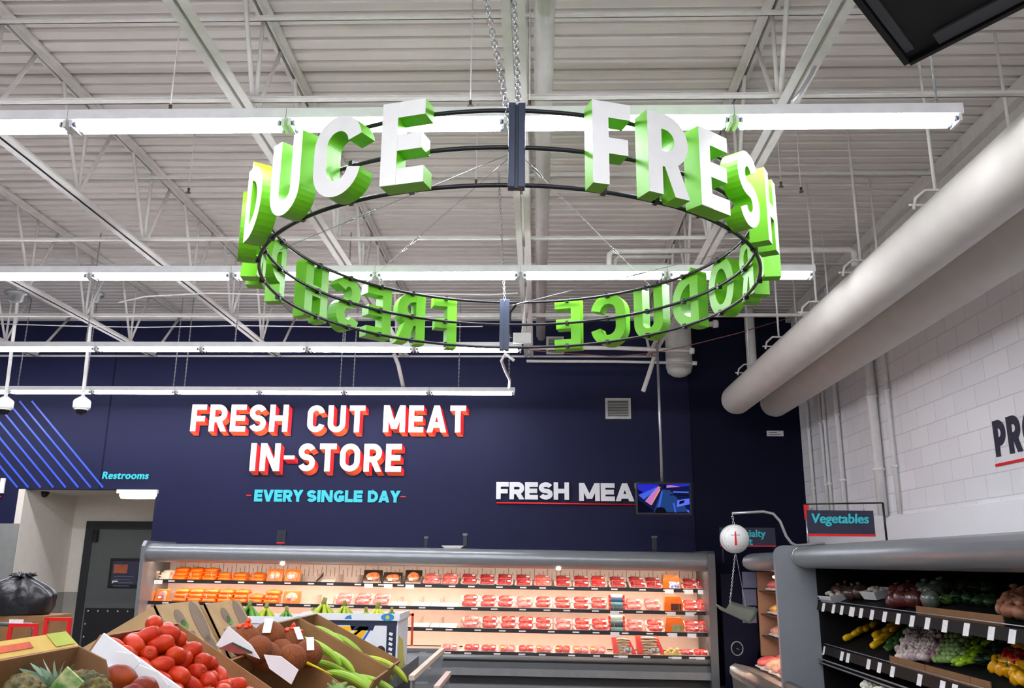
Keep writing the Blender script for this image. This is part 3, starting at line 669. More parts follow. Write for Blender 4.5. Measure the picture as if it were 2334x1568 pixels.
# ================================================================ PIPES, CAMERAS, CABLES
for i, (px, py, r_, lab) in enumerate([(1837, 1010, 0.022, 'thin white conduit on the block wall, nearest the navy corner'), (1865, 1010, 0.02, 'thin white conduit, second from the navy corner'), (1874, 1010, 0.02, 'thin white conduit, third from the navy corner'), (1905, 1010, 0.03, 'white pipe on the block wall, left of the thick pipe'), (1993, 1010, 0.055, 'thick white pipe on the block wall'), (2023, 1010, 0.022, 'thin white conduit just right of the thick pipe')]):
    q = at(px, py, X=3.86); m = MB(); m.tube([(0, 0, 0), (0, 0, 3.1)], r_, 12)
    for z in (0.5, 1.35, 2.3): m.lathe([(r_ + 0.012, z), (r_ + 0.012, z + 0.03)], 12)
    o = m.build('wall_pipe', WHITE, loc=(WX - 0.004 - r_ - 0.012, q.y, 2.2)); tag(o, lab, 'pipe', 'white wall pipes')
mb = MB(); q = at(1712, 800, Y=12.6); mb.tube([(0, 0, 0), (0, 0, 5.43 - q.z + 0.55)], 0.075, 16); o = mb.build('roof_drain_pipe', STEELW, loc=(q.x, 12.6, q.z - 0.55)); tag(o, 'vertical white drain pipe behind the left duct end, before the dark wall', 'pipe')
mb = MB(); q = at(1549, 860, Y=12.4); mb.lathe([(0.02, 0), (0.1, 0.02), (0.17, 0.07), (0.195, 0.16), (0.195, 5.42 - q.z)], 24); o = mb.build('round_duct', mat('round_duct_white', (196, 194, 188), 0.5), loc=(q.x, 12.4, q.z)); tag(o, 'short vertical round duct with a rounded lower end, beside the screen pole', 'air duct')
def pipe(pts, r_, lab, name='ceiling_pipe', m_=STEELW, cat='pipe', cap=False):
    p0 = Vector(pts[0]); m = MB(); m.tube([Vector(p) - p0 for p in pts], r_, 10)
    if cap:
        u = (Vector(pts[-1]) - Vector(pts[-2])).normalized(); e_ = Vector(pts[-1]) - p0; m.tube([e_ - u * 0.06, e_], r_ * 1.5, 10)
    o = m.build(name, m_, loc=p0); tag(o, lab, cat); return o
def pts(Y, *pp): return [at(x, y, Y=Y) for x, y in pp]
pipe(pts(8.3, (1388, 605), (1389, 580), (1396, 573), (1720, 570)), 0.028, 'white pipe with an elbow above the second light row, right of the far sign post')
pipe(pts(8.9, (1402, 612), (1403, 592), (1410, 586), (1530, 585)), 0.022, 'thinner white pipe with an elbow below its twin above the second light row')
pipe(pts(9.0, (1690, 571), (1935, 569), (1946, 575), (1948, 608)), 0.035, 'white pipe turning down by the left duct, right of the ring sign')
pipe(pts(11.6, (1208, 792), (1400, 793), (1582, 800)), 0.03, 'upper of two short white pipes under the roof right of the third light row', cap=True)
pipe(pts(11.9, (1200, 823), (1400, 824), (1588, 828)), 0.02, 'lower thin white pipe right of the third light row', cap=True)
pipe(pts(10.9, (1560, 741), (1636, 738)), 0.035, 'short capped white pipe above the rounded duct', cap=True)
pipe(pts(8.0, (270, 690), (330, 676), (480, 668), (700, 674), (900, 668), (1120, 672), (1180, 668)), 0.008, 'thin pale cable sagging across the joists below the second light row', 'cable', mat('pale_cable', (196, 192, 188), 0.5), 'cable')
pipe(pts(9.6, (0, 738), (160, 743), (330, 746), (550, 742), (800, 746), (1100, 744)), 0.006, 'thin white cable in front of the top of the navy wall', 'cable', WHITE, 'cable')
pipe(pts(11.0, (1200, 797), (1300, 806), (1400, 812), (1480, 806), (1560, 790), (1680, 760), (1800, 724)), 0.006, 'dark cable drooping from the roof pipes towards the left duct', 'cable', mat('brown_cable', (120, 70, 60), 0.5), 'cable')
pipe([at(1172, 822, Y=10.6), at(1152, 806, Y=10.6), at(1143, 822, Y=10.8), at(1152, 846, Y=11.2), at(1162, 866, Y=11.6), at(1160, 886, Y=11.9)], 0.02, 'white flexible cable looping from the third light row to the last', 'flexible_conduit', WHITE, 'cable')
pipe([at(1873, 96, Y=4.6), at(1868, 128, Y=4.6), at(1850, 168, Y=4.6), at(1826, 208, Y=4.6), at(1806, 232, Y=4.6)], 0.012, 'grey cable drooping beside the rightmost roof joist', 'cable', GALV, 'cable')
for i, (px, py, Yc) in enumerate(((388, 246, 4.9), (430, 434, 6.8), (1085, 415, 6.5), (1072, 236, 4.9), (1207, 236, 4.9), (1826, 432, 6.8), (1780, 420, 6.6))):
    q = at(px, py, Y=Yc); m = MB(); m.lathe([(0.006, -0.03), (0.02, -0.025), (0.02, -0.018), (0.009, -0.012), (0.012, 0.02)], 10); o = m.build('sprinkler', mat('sprinkler_bronze', (110, 98, 82), 0.4, metal=0.6), loc=q)
    m = MB(); m.tube([(0, 0, 0.02), (0, 0, 5.42 - q.z)], 0.005, 6); m.build('drop', STEELW, o)
    tag(o, 'small sprinkler head on a thin drop, ' + ['above the left of the nearest light row', 'left of the letter D', 'left of the near sign post under the hoop', 'just left of the sign chains', 'just right of the sign chains', 'right of the letter H', 'above the letter H'][i], 'sprinkler', 'sprinkler heads')
for i, (px, lab) in enumerate(((12, 'left of the two white dome cameras on poles, cut by the edge'), (188, 'right of the two white dome cameras on poles, above the blue stripes'))):
    q = at(px, 912, Y=10.7); t = thing('dome_camera', lab, 'camera', q, group='dome cameras on poles')
    m = MB(); m.lathe([(0.03, 0.05), (0.095, 0.0), (0.105, -0.02), (0.105, -0.09), (0.098, -0.11)][::-1], 24); m.build('camera_body', WHITE, t)
    m = MB(); m.lathe([(0.09, -0.11), (0.08, -0.125), (0.075, -0.13)][::-1], 20); m.build('collar', WHITE, t)
    m = MB(); m.ball((0, 0, -0.125), (0.072, 0.072, 0.07), 18, 10); m.build('dome', mat('dome_glass_black', (14, 14, 16), 0.08), t)
    top = at(px + (25 if i == 0 else 21), 690, Y=10.7); m = MB(); m.tube([(0, 0, 0.03), (top.x - q.x, 0, 5.42 - q.z)], 0.022, 10); m.build('pole', WHITE, t)
    tp = at(px + (25 if i == 0 else 21), 682, Y=10.7); m = MB(); m.lathe([(0.05, -0.05), (0.10, -0.03), (0.10, 0.05), (0.15, 0.06), (0.15, 0.09), (0.03, 0.10)], 18, c=(tp.x - q.x, 0, tp.z - q.z)); m.build('mount', GALV, t)
pipe(pts(11.1, (1466, 892), (1478, 856), (1491, 815)), 0.03, 'short white brace slanting from the screen pole top under the rightmost joist', 'steel_brace', STEELW, 'brace')
pipe(pts(11.9, (898, 806), (908, 832), (919, 881)), 0.03, 'white steel brace hanging below the third light row above the M of MEAT', 'steel_brace', STEELW, 'brace')

# ================================================================ MEAT CASE ON THE BACK WALL
CX0 = -1.545; CT = 0.0085
case = thing('meat_case', 'long grey open refrigerated case of packed meat along the navy back wall', 'refrigerated case', (CX0, 0, 0), (0, CT, 0))
CM = Matrix.Translation((CX0, 0, 0)) @ Matrix.Rotation(CT, 4, 'Y')
xl, xr = -5.47 - CX0, 2.36 - CX0
def xprism(mb, prof, xa, xb, m=0):
    mb.prism([(xa, y, z) for y, z in prof], (xb - xa, 0, 0), m)
hood = [(12.93, 1.80), (12.45, 1.838), (12.10, 1.838), (12.00, 1.815), (11.945, 1.765), (11.93, 1.71), (11.945, 1.655), (11.99, 1.61), (12.06, 1.588), (12.12, 1.605), (12.28, 1.635), (12.93, 1.66)]
m = MB(); o0 = len(m.v); n = len(hood)
for x in (xl + 0.05, xr - 0.10): m.v += [(x, y, z) for y, z in hood]
for i in range(n): m.face([i, (i + 1) % n, n + (i + 1) % n, n + i], 0, 1 <= i <= 9)
m.build('hood', GREYC, case)
m = MB(); xprism(m, [(12.93, 1.87), (11.96, 1.87), (11.90, 1.80), (11.90, 1.56), (11.93, 0.9), (11.93, 0.10), (12.93, 0.10)], xl, xl + 0.05); m.build('end_panel', GREYC, case)
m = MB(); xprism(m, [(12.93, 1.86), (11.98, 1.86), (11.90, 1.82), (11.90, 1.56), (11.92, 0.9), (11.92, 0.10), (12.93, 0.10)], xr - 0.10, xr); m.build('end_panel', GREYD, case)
m = MB(); m.span((xl + 0.05, 12.80, 0.5), (xr - 0.10, 12.86, 1.66)); m.build('back_liner', CASEIN, case)
m = MB()
for k in range(120):
    x = xl + 0.15 + k * (xr - xl - 0.3) / 119
    m.span((x - 0.004, 12.796, 1.42), (x + 0.004, 12.7995, 1.52 + 0.03 * (k % 3)))
m.build('back_slots', mat('slot_grey', (150, 140, 134), 0.6), case)
SH = []
for (yt, yb, yf) in ((1335, 1343.5, 12.32), (1386, 1394, 12.20), (1434, 1443, 12.10), (1487, 1496, 12.0)):
    zt = at(1200, yt, Y=yf).z + 0.0118; zb = at(1200, yb, Y=yf).z + 0.0118; SH.append((yf, zt, zb))
for i, (yf, zt, zb) in enumerate(SH):
    m = MB(); m.span((xl + 0.05, yf + 0.012, zb + 0.018), (xr - 0.10, 12.80, zb + 0.03)); sh = m.build('shelf' if i < 3 else 'bottom_deck', CASEIN, case)
    m = MB(); m.span((xl + 0.05, yf - 0.008, zb), (xr - 0.10, yf + 0.012, zt)); rl = m.build('price_rail', RAILB, sh)
    x = xl + 0.25; k = 0
    while x < xr - 0.3:
        if k == 0 and i == 0: m = MB(); m.box((0, 0, 0), (0.09, 0.0015, 0.018)); pl0 = c_ = m.build('price_label', TAGW, rl)
        else: c_ = pl0.copy(); COL.objects.link(c_); c_.parent = rl
        c_.location = (x + 0.05, yf - 0.009, zb + 0.025); x += 0.27 + 0.06 * ((k * 5 + i) % 3); k += 1
    for px in ([840, 885, 934, 360] if i == 0 else [] if i == 3 else []) + [[1525, 1569, 1600], [1400, 1528, 1570], [1400, 1530, 1573], [1418, 1538, 1590]][i]:
        q = CM.inverted() @ at(px, 1340, Y=yf); m = MB(); m.span((q.x - 0.06, yf - 0.014, zb - 0.018), (q.x + 0.06, yf - 0.0105, zt - 0.012)); m.build('price_card', TAGW, rl)
    if i < 3:
        m = MB(); m.span((xl + 0.08, yf + 0.02, zb + 0.004), (xr - 0.13, yf + 0.045, zb + 0.016)); m.build('lamp_strip', LED, sh)
        for k in range(26):
            if k == 0: m = MB(); m.span((-0.002, yf + 0.03, zb + 0.03), (0.002, 12.78, zb + 0.15)); dv = c_ = m.build('divider', mat('clear_divider', (214, 196, 184), 0.2, alpha=0.55), sh)
            else: c_ = dv.copy(); COL.objects.link(c_); c_.parent = sh
            c_.location = (xl + 0.25 + k * (xr - xl - 0.4) / 25, 0, 0)
m = MB(); m.span((xl + 0.08, 12.15, 1.600), (xr - 0.13, 12.19, 1.612)); m.build('lamp_strip', LED, case)
for px in (643, 1273):
    q = CM.inverted() @ at(px, 1287, Y=11.99); m = MB(); m.ball((q.x, 12.0, 1.592), (0.035, 0.03, 0.022), 12, 8); m.build('lamp_lens', LEDDOT, case)
yf, zt, zb = SH[3]
def band(y0, y1, d0, d1, name, material):
    z0 = at(1200, y0, Y=yf).z + 0.0118; z1 = at(1200, y1, Y=yf).z + 0.0118
    m = MB(); m.span((xl + 0.05, yf - d0, z1), (xr - 0.10, yf + d1, z0)); return m.build(name, material, case)
zB = at(1200, 1500, Y=yf).z + 0.0118
m = MB(); m.tube([(xl + 0.05, yf + 0.0, zB + 0.0), (xr - 0.10, yf, zB)], 0.035, 12); m.build('bumper', GREYC, case)
band(1506, 1510, -0.02, 0.1, 'bumper_groove', RAILB); band(1510, 1524, 0.0, 0.1, 'lower_front', GREYD); band(1524, 1541, 0.03, 0.1, 'front_panel', mat('case_panel_grey', (122, 124, 128), 0.35, metal=0.2))
m = MB(); m.span((xl + 0.05, 12.10, 0.13), (xr - 0.10, 12.86, zB - 0.03)); m.build('tub', GREYD, case)
band(1541, 1564, -0.09, 0.2, 'kick_plate', mat('kick_black', (40, 41, 43), 0.5))
m = MB(); m.span((xl + 0.05, 11.97, 0.0), (xr - 0.10, 12.9, 0.10)); m.build('base', mat('base_grey', (112, 114, 116), 0.5), case)
def onshelf(px, i, dy=0.0, dz=0.0):
    yf, zt, zb = SH[i]; q = CM.inverted() @ at(px, [1338, 1388, 1436, 1489][i], Y=yf + 0.1)
    return CM @ Vector((q.x, yf + dy, zb + 0.03 + dz))
# -------- meat trays
TRAYP = mat('tray_pink', (236, 190, 184), 0.4, var=0.04); TRAYW = mat('tray_white', (244, 236, 230), 0.4, var=0.03)
MEAT = [mat('meat_dark_red', (150, 26, 34), 0.3, rgb2=(188, 52, 56), scale=14, bump=0.3, coat=0.15), mat('meat_red', (196, 30, 32), 0.35, rgb2=(216, 66, 60), scale=14, bump=0.3, coat=0.15), mat('meat_pink', (212, 78, 80), 0.35, rgb2=(228, 128, 120), scale=12, bump=0.3, coat=0.15)]
STICK = mat('sticker_yellow', (240, 170, 40), 0.5)
FILM = mat('cling_film', (255, 240, 235), 0.12, alpha=0.07, var=0.02)
def make_tray(kind, seed, sticker=False, w=0.245, d=0.165):
    t = thing('meat_tray', 'x', 'meat tray')
    m = MB(); h = 0.026; a, b = w / 2, d / 2
    def ringp(sx, sy, z, c=0.03): return [(-sx + c, -sy, z), (sx - c, -sy, z), (sx, -sy + c, z), (sx, sy - c, z), (sx - c, sy, z), (-sx + c, sy, z), (-sx, sy - c, z), (-sx, -sy + c, z)]
    R_ = [ringp(a * 0.86, b * 0.84, 0), ringp(a, b, h), ringp(a * 0.96, b * 0.95, h), ringp(a * 0.86, b * 0.84, 0.008)]
    for r_ in R_: m.v += r_
    for i in range(3):
        for j in range(8): m.face([i * 8 + j, i * 8 + (j + 1) % 8, i * 8 + 8 + (j + 1) % 8, i * 8 + 8 + j])
    m.face(list(reversed(range(8)))); m.face(list(range(24, 32)))
    m.build('tray', TRAYW if kind != 2 else TRAYP, t)
    rr = random.Random(seed); m = MB(); k = rr.choice((1, 1, 2))
    for i in range(k):
        ww = w * 0.80 / k; m.slab((-w * 0.40 + ww * (i + 0.5), 0, 0.028), (ww * 0.50, d * 0.42, 0.024), 18, 8, lump=0.09, seed=seed * 5 + i)
    m.build('meat', MEAT[kind], t)
    m = MB(); m.add(*((lambda g: (g, [(i * 7 + j, i * 7 + j + 1, i * 7 + j + 8, i * 7 + j + 7) for i in range(4) for j in range(6)]))([(-a * 0.97 + a * 1.94 * j / 6, -b * 0.96 + b * 1.92 * i / 4, 0.027 + 0.030 * math.sin(PI * j / 6) ** 0.6 * math.sin(PI * i / 4) ** 0.6) for i in range(5) for j in range(7)])), 0, True); m.build('film', FILM, t)
    m = MB(); m.box((w * (-0.28 if sticker else 0.27), -d * 0.2, 0.062), (w * 0.18, d * 0.28, 0.001), rot=(0.0, 0.05, 0)); m.build('sticker', STICK if sticker else TAGW, t)
    return t
TRAYS = {}
def place_tray(kind, var, sticker, label, group, loc, tilt=0.42, rz=0.0, sc=1.0):
    key = (kind, var, sticker)
    if key not in TRAYS: TRAYS[key] = t = make_tray(kind, kind * 10 + var, sticker); t['label'] = label; t['group'] = group; t.location = loc; t.rotation_euler = (tilt, CT, rz); t.scale = (sc,) * 3; return t
    return dup(TRAYS[key], label, group, loc, (tilt, CT, rz), sc)
KN = ['dark red beef', 'bright red beef', 'pink pork']
SN = ['top shelf', 'second shelf', 'third shelf', 'bottom deck']
rows = {0: [(984, 2), (1026, 2), (1069, 0), (1110, 0), (1150, 0), (1192, 0), (1236, 2), (1284, 0), (1326, 0), (1364, 1), (1408, 0), (1452, 0), (1490, 0), (1573, 0), (1603, 0)],
        1: [(782, 2), (825, 2), (866, 2), (1071, 1), (1112, 1), (1152, 1), (1194, 2), (1238, 1), (1282, 1), (1325, 1), (1365, 1), (1443, 2), (1486, 2), (1574, 1), (1603, 1)],
        2: [(1072, 2), (1115, 1), (1158, 1), (1199, 1), (1239, 1), (1283, 2), (1328, 1), (1368, 1), (1448, 2), (1493, 1), (1578, 0), (1606, 0)],
        3: [(1026, 2), (1075, 1), (1115, 1), (1157, 2), (1198, 1), (1240, 2), (1281, 1), (1324, 2), (1362, 2), (1565, 0), (1596, 1)]}
for i, lst in rows.items():
    for k, (px, kind) in enumerate(lst):
        n = 1 if i == 3 else 2
        yel = i == 3 and px in (1157, 1240, 1281, 1324, 1362)
        for lay in range(n):
            dy, dz = (0.10, 0.035) if lay == 0 else (0.20, 0.100)
            loc = onshelf(px, i, dy, dz) + Vector((rnd.uniform(-.008, .008), rnd.uniform(-.01, .01), rnd.uniform(-.004, .004)))
            lab = 'wrapped %s tray%s, %s, %s%s from the left' % (KN[kind], ' with yellow sticker' if yel else '', SN[i], '' if n == 1 else ('lower one in the ' if lay == 0 else 'upper one in the '), ORD[k] + ('' if n == 1 else ' stack'))
            place_tray(kind, (k * 3 + lay + i) % 3, yel, lab, 'wrapped meat trays in the back case', loc, 0.42 + rnd.uniform(-.06, .06), rnd.uniform(-.06, .06), 1.0 if px < 1560 else 0.9)
# -------- orange chicken packs
ORG = mat('orange_film', (222, 84, 8), 0.35, rgb2=(236, 116, 18), scale=6, coat=0.2); ORGT = mat('orange_tray', (234, 108, 10), 0.35, var=0.03)
def make_pack():
    t = thing('chicken_pack', 'x', 'meat pack')
    m = MB(); m.slab((0, 0, 0.027), (0.108, 0.078, 0.031), 18, 8, lump=0.08, seed=3, e=.6); m.build('film', ORG, t)
    m = MB(); m.span((-0.108, -0.078, 0.0), (0.108, 0.078, 0.012)); m.build('tray', ORGT, t, bevel=0.005)
    m = MB(); m.box((0.03, -0.05, 0.04), (0.07, 0.04, 0.002), rot=(0.45, 0, 0)); m.build('sticker', mat('pack_sticker', (250, 190, 120), 0.5, rgb2=(200, 60, 50), scale=25), t)
    return t
pk0 = None
cols = {0: [(409, 3), (442, 3), (476, 3), (511, 2), (546, 2), (585, 2)], 1: [(409, 3), (442, 3), (476, 3), (511, 3), (546, 3), (582, 2), (617, 3)], 2: [(340, 2), (380, 2), (420, 2), (600, 2), (636, 2), (672, 2)]}
for i, lst in cols.items():
    for k, (px, n) in enumerate(lst):
        for lay in range(n):
            loc = onshelf(px, i, 0.10 + 0.045 * lay, 0.008 + 0.058 * lay) + Vector((rnd.uniform(-.006, .006), 0, 0))
            lab = 'orange chicken pack, %s, %s layer of the %s stack from the left' % (SN[i], ['bottom', 'middle', 'top'][lay] if n == 3 else ['lower', 'upper'][lay], ORD[k])
            if pk0 is None: pk0 = make_pack(); pk0['label'] = lab; pk0['group'] = 'orange chicken packs'; pk0.location = loc; pk0.rotation_euler = (0.2, CT, 0)
            else: dup(pk0, lab, 'orange chicken packs', loc, (0.2 + rnd.uniform(-.08, .08), CT, rnd.uniform(-.08, .08)))
def make_upright(name, w, h, colm, win, label, loc, extra=None, cat='meat pack', group=None, tilt=-0.35):
    t = thing(name, label, cat, loc, (tilt, CT, 0), group)
    m = MB(); m.span((-w / 2, -0.02, 0), (w / 2, 0.02, h)); m.build('tray', colm, t, bevel=0.012)
    m = MB(); a = w * 0.34; m.ball((0, -0.02, h * 0.5), (a, 0.016, h * 0.34), 14, 8, lump=0.1, seed=int(w * 1000)); m.build('window', win, t)
    m = MB(); m.box((-w * 0.12, -0.037, h * 0.3), (w * 0.22, 0.003, h * 0.16)); m.build('label', extra or TAGW, t)
    return t
CHK = mat('chicken_window', (236, 150, 110), 0.3, rgb2=(240, 200, 180), scale=20, coat=0.6)
BLUEL = mat('label_blue', (70, 110, 200), 0.5, rgb2=(240, 240, 245), scale=30)
make_upright('boxed_chicken', 0.225, 0.19, ORGT, CHK, 'upright orange chicken tray on the top shelf, left of the pair', onshelf(624, 0, 0.10), BLUEL, group='upright orange trays')
make_upright('boxed_chicken', 0.225, 0.19, ORGT, CHK, 'upright orange chicken tray on the top shelf, right of the pair', onshelf(664, 0, 0.10), BLUEL, group='upright orange trays')
make_upright('boxed_chicken', 0.20, 0.18, ORGT, mat('sausage_window', (170, 90, 90), 0.3, rgb2=(216, 150, 140), scale=20, coat=0.6), 'upright orange tray at the left end of the second shelf', onshelf(366, 1, 0.10), TAGW, group='upright orange trays')
make_upright('boxed_chicken', 0.12, 0.16, ORGT, MATS['sausage_window'], 'half hidden upright tray against the left end panel, second shelf', onshelf(337, 1, 0.10), TAGW, group='upright orange trays')
make_upright('boxed_chicken', 0.24, 0.19, ORGT, CHK, 'upright orange tray at the right end of the orange packs, second shelf', onshelf(662, 1, 0.10), RED, group='upright orange trays')
DARKP = mat('dark_pack', (44, 30, 26), 0.25, coat=0.5); DW = mat('sausages', (190, 84, 40), 0.3, rgb2=(226, 140, 90), scale=22, coat=0.6)
for k, (px, w, h) in enumerate(((848, 0.27, 0.21), (894, 0.27, 0.18), (941, 0.24, 0.22))):
    make_upright('smoked_meat_pack', w, h, DARKP, DW, ['left', 'middle', 'right'][k] + ' one of three dark smoked meat packs on the top shelf', onshelf(px, 0, 0.08), group='dark smoked meat packs', tilt=-0.45)
# white tubs and white packs at the left end of the top shelf
for k, px in enumerate((338, 352)):
    m = MB(); m.lathe([(0.045, 0), (0.055, 0.10), (0.058, 0.10), (0.058, 0.125), (0.01, 0.128)], 16); o = m.build('tub', mat('tub_cream', (236, 214, 196), 0.4), loc=onshelf(px, 0, 0.09)); tag(o, 'cream tub at the left end of the top shelf, ' + ['against the end panel', 'next to the white tray stack'][k], 'tub', 'cream tubs')
for k in range(4):
    m = MB(); m.ball((0, 0, 0.016), (0.10, 0.075, 0.02), 14, 7, lump=0.08, seed=k); m.span((-0.1, -0.075, 0), (0.1, 0.075, 0.012)); o = m.build('white_pack', mat('white_film', (248, 230, 216), 0.25, coat=0.5), loc=onshelf(376 + 2 * (k % 2), 0, 0.10 + 0.03 * k, 0.036 * k), rot=(0.2, CT, 0)); tag(o, 'white pack left of the orange packs, top shelf, ' + ['lowest', 'second from the bottom', 'third from the bottom', 'highest'][k] + ' of the stack', 'meat pack', 'stack of white packs')
# empty stretch: clear tray and dark divider
m = MB(); m.box((0, 0, 0.012), (0.2, 0.14, 0.022), rot=(0.25, 0, 0)); o = m.build('empty_tray', TRAYW, loc=onshelf(747, 0, 0.14, 0.02)); tag(o, 'white empty foam tray beside the black divider on the top shelf', 'tray')
m = MB(); m.prism([(0, 0, 0), (0.012, 0, 0), (0.09, 0.0, 0.09), (0.13, 0.0, 0.15), (0.13, 0.0, 0.10)], (0, 0.02, 0)); o = m.build('shelf_divider', BLACKP, loc=onshelf(716, 0, 0.05)); tag(o, 'black bent divider lying on the bare part of the top shelf', 'divider')
for i, px, n in ((1, 905, 0), (1, 958, 0), (1, 1012, 0), (2, 955, 0), (2, 1010, 0)):
    m = MB(); m.box((0, 0, 0.01), (0.24 if px < 1000 else 0.36, 0.22, 0.012), rot=(0.2, 0, 0)); o = m.build('shelf_pan', mat('shelf_pan_white', (250, 246, 240), 0.4), loc=onshelf(px, i, 0.18, 0.02)); tag(o, 'empty white shelf pan on the ' + SN[i] + ', ' + {905: 'just right of the pink pork', 958: 'middle of the three', 1012: 'left of the bright red beef', 955: 'behind the banana box corner', 1010: 'left of the pale pink tray'}[px], 'pan', 'empty shelf pans')
# right end: stacks, orange boxes, bags
for i, cl in ((1, ((240, 236, 228), (46, 84, 130), (120, 170, 168), (70, 90, 96))), (2, ((244, 236, 220), (150, 176, 170), (50, 60, 66), (120, 160, 156)))):
    for k in range(4):
        m = MB(); prof = [(0.05, -0.085), (0.055, -0.08), (0.055, -0.06), (0.053, 0.06), (0.055, 0.08), (0.05, 0.085)]; M_ = Euler((0, PI / 2, 0)).to_matrix()
        m.lathe([(a * 0.6, b) for a, b in prof], 14, M=M_); m.lathe([(0.036, -0.11), (0.036, -0.084)], 14, m=1, M=M_); m.lathe([(0.036, 0.084), (0.036, 0.11)], 14, m=1, M=M_)
        cm = mat('roll_colour_%d_%d' % (i, k), cl[3 - k], 0.4, var=0.15, scale=20); o = m.build('meat_roll', [cm, mat('roll_red', (224, 60, 40), 0.4)], loc=onshelf(1406, i, 0.08 + 0.02 * k, 0.035 + 0.05 * k), rot=(0, CT, 0)); tag(o, 'banded red ended meat roll on the %s, %s of its stack' % (SN[i], ['lowest', 'second from the bottom', 'third from the bottom', 'highest'][k]), 'meat roll', 'banded meat rolls')
for i, px, win in ((0, 1531, BLUEL), (1, 1535, mat('dark_window', (90, 40, 28), 0.3, coat=0.5)), (2, 1538, mat('green_window', (110, 150, 90), 0.4, rgb2=(170, 150, 130), scale=20))):
    t = thing('orange_carton', 'orange carton with a see-through front, %s of the back meat case' % SN[i], 'carton', onshelf(px, i, 0.06), (0, CT, 0), 'orange cartons')
    m = MB(); m.prism([(-0.125, 0, 0), (0.125, 0, 0), (0.125, 0, 0.12), (0.09, 0.03, 0.2), (-0.11, 0.03, 0.2), (-0.125, 0, 0.12)], (0, 0.1, 0)); m.build('carton', ORGT, t)
    m = MB(); m.box((0.03, -0.004, 0.065), (0.14, 0.01, 0.09)); m.build('window', win, t)
REDS = mat('bag_red', (216, 40, 26), 0.35, var=0.1, coat=0.3)
for k, (px, w, h) in enumerate(((1424, 0.30, 0.20), (1484, 0.36, 0.23))):
    t = thing('meat_bag', ['left', 'right'][k] + ' red and cream striped bag pile on the bottom deck', 'bag', onshelf(px, 3, 0.07, 0.03), (-0.2, CT, 0), 'striped bags')
    m = MB(); m.prism([(-w / 2, 0, 0), (-w / 2 + 0.08, 0, 0), (-w / 2 + 0.05, 0.02, h), (-w / 2 - 0.02, 0.02, h)], (0, 0.09, 0)); m.build('red_end', REDS, t)
    m = MB(); m.prism([(w / 2 - 0.05, 0, 0), (w / 2, 0, 0), (w / 2 - 0.09, 0.02, h), (w / 2 - 0.14, 0.02, h)], (0, 0.09, 0)); m.build('red_end', REDS, t)
    m = MB()
    for q in range(6): m.ball((-0.02, 0.04, 0.016 + q * h / 6.3), (w * 0.36, 0.055, 0.021), 14, 6, lump=0.05, seed=q)
    m.build('bag_body', mat('bag_cream', (240, 214, 180), 0.35, rgb2=(120, 84, 60), scale=9, stretch=(1, 1, 14)), t)
    m = MB(); m.box((0.03, -0.03, 0.04), (w * 0.4, 0.004, 0.06)); m.build('label', mat('bag_label', (214, 206, 204), 0.5, rgb2=(60, 60, 64), scale=30), t)
m = MB()
for q in range(7): m.ball((-0.09 + 0.03 * q, -0.01 * (q % 2), 0.05 + 0.02 * (q % 3)), (0.028, 0.028, 0.022), 8, 6)
m.span((-0.12, -0.05, 0), (0.12, 0.06, 0.045)); o = m.build('snack_tray', mat('snack_cream', (236, 190, 120), 0.4, rgb2=(190, 180, 110), scale=14), loc=onshelf(1533, 3, 0.08)); tag(o, 'cream and green snack tray right of the striped bags on the bottom deck', 'tray')
# things on top of the hood
for k, (px, h, w) in enumerate(((640, 0.21, 0.13), (971, 0.16, 0.05), (1060, 0.21, 0.06), (1492, 0.22, 0.07))):
    q = at(px, 1246 + (px - 330) * 0.012, Y=12.3); t = thing('sign_bracket', 'dark sign holder standing on the case hood, ' + ['below IN of IN-STORE', 'below the right red dash', 'beside the white tray', 'under the hanging screen'][k], 'sign holder', (q.x, 12.3, 1.838 + CM.col[3][2] - CT * (q.x - CX0)), group='sign holders on the hood')
    m = MB(); m.span((-w / 2, -0.03, 0.03), (w / 2, 0.02, h)); m.build('holder', mat('holder_navy', (26, 28, 42), 0.4), t, bevel=0.006)
    m = MB(); m.span((-0.02, -0.02, -0.004), (0.02, 0.02, 0.05)); m.span((-0.06, -0.03, -0.004), (0.06, 0.03, 0.006)); m.build('foot', BLACKP, t)
    if k == 0: m = MB(); m.span((-w / 2 + 0.01, -0.034, 0.03), (w / 2 - 0.01, -0.0305, 0.045)); m.build('red_edge', RED, t)
    else: m = MB(); m.span((-w / 2 - 0.004, -0.036, h - 0.03), (w / 2 + 0.004, -0.0, h)); m.build('cap', GREYD, t)
q = at(1032, 1251, Y=12.2); m = MB(); m.add([(-0.15, -0.07, 0.03), (0.15, -0.07, 0.03), (0.15, 0.07, 0.03), (-0.15, 0.07, 0.03), (-0.11, -0.05, 0), (0.11, -0.05, 0), (0.11, 0.05, 0), (-0.11, 0.05, 0)], [(4, 7, 6, 5), (0, 4, 5, 1), (1, 5, 6, 2), (2, 6, 7, 3), (3, 7, 4, 0)]); o = m.build('foam_tray', TRAYW, loc=(q.x, 12.2, 1.84 - CT * (q.x - CX0))); o.modifiers.new('s', 'SOLIDIFY').thickness = 0.006; tag(o, 'white foam tray left on top of the case hood', 'tray')

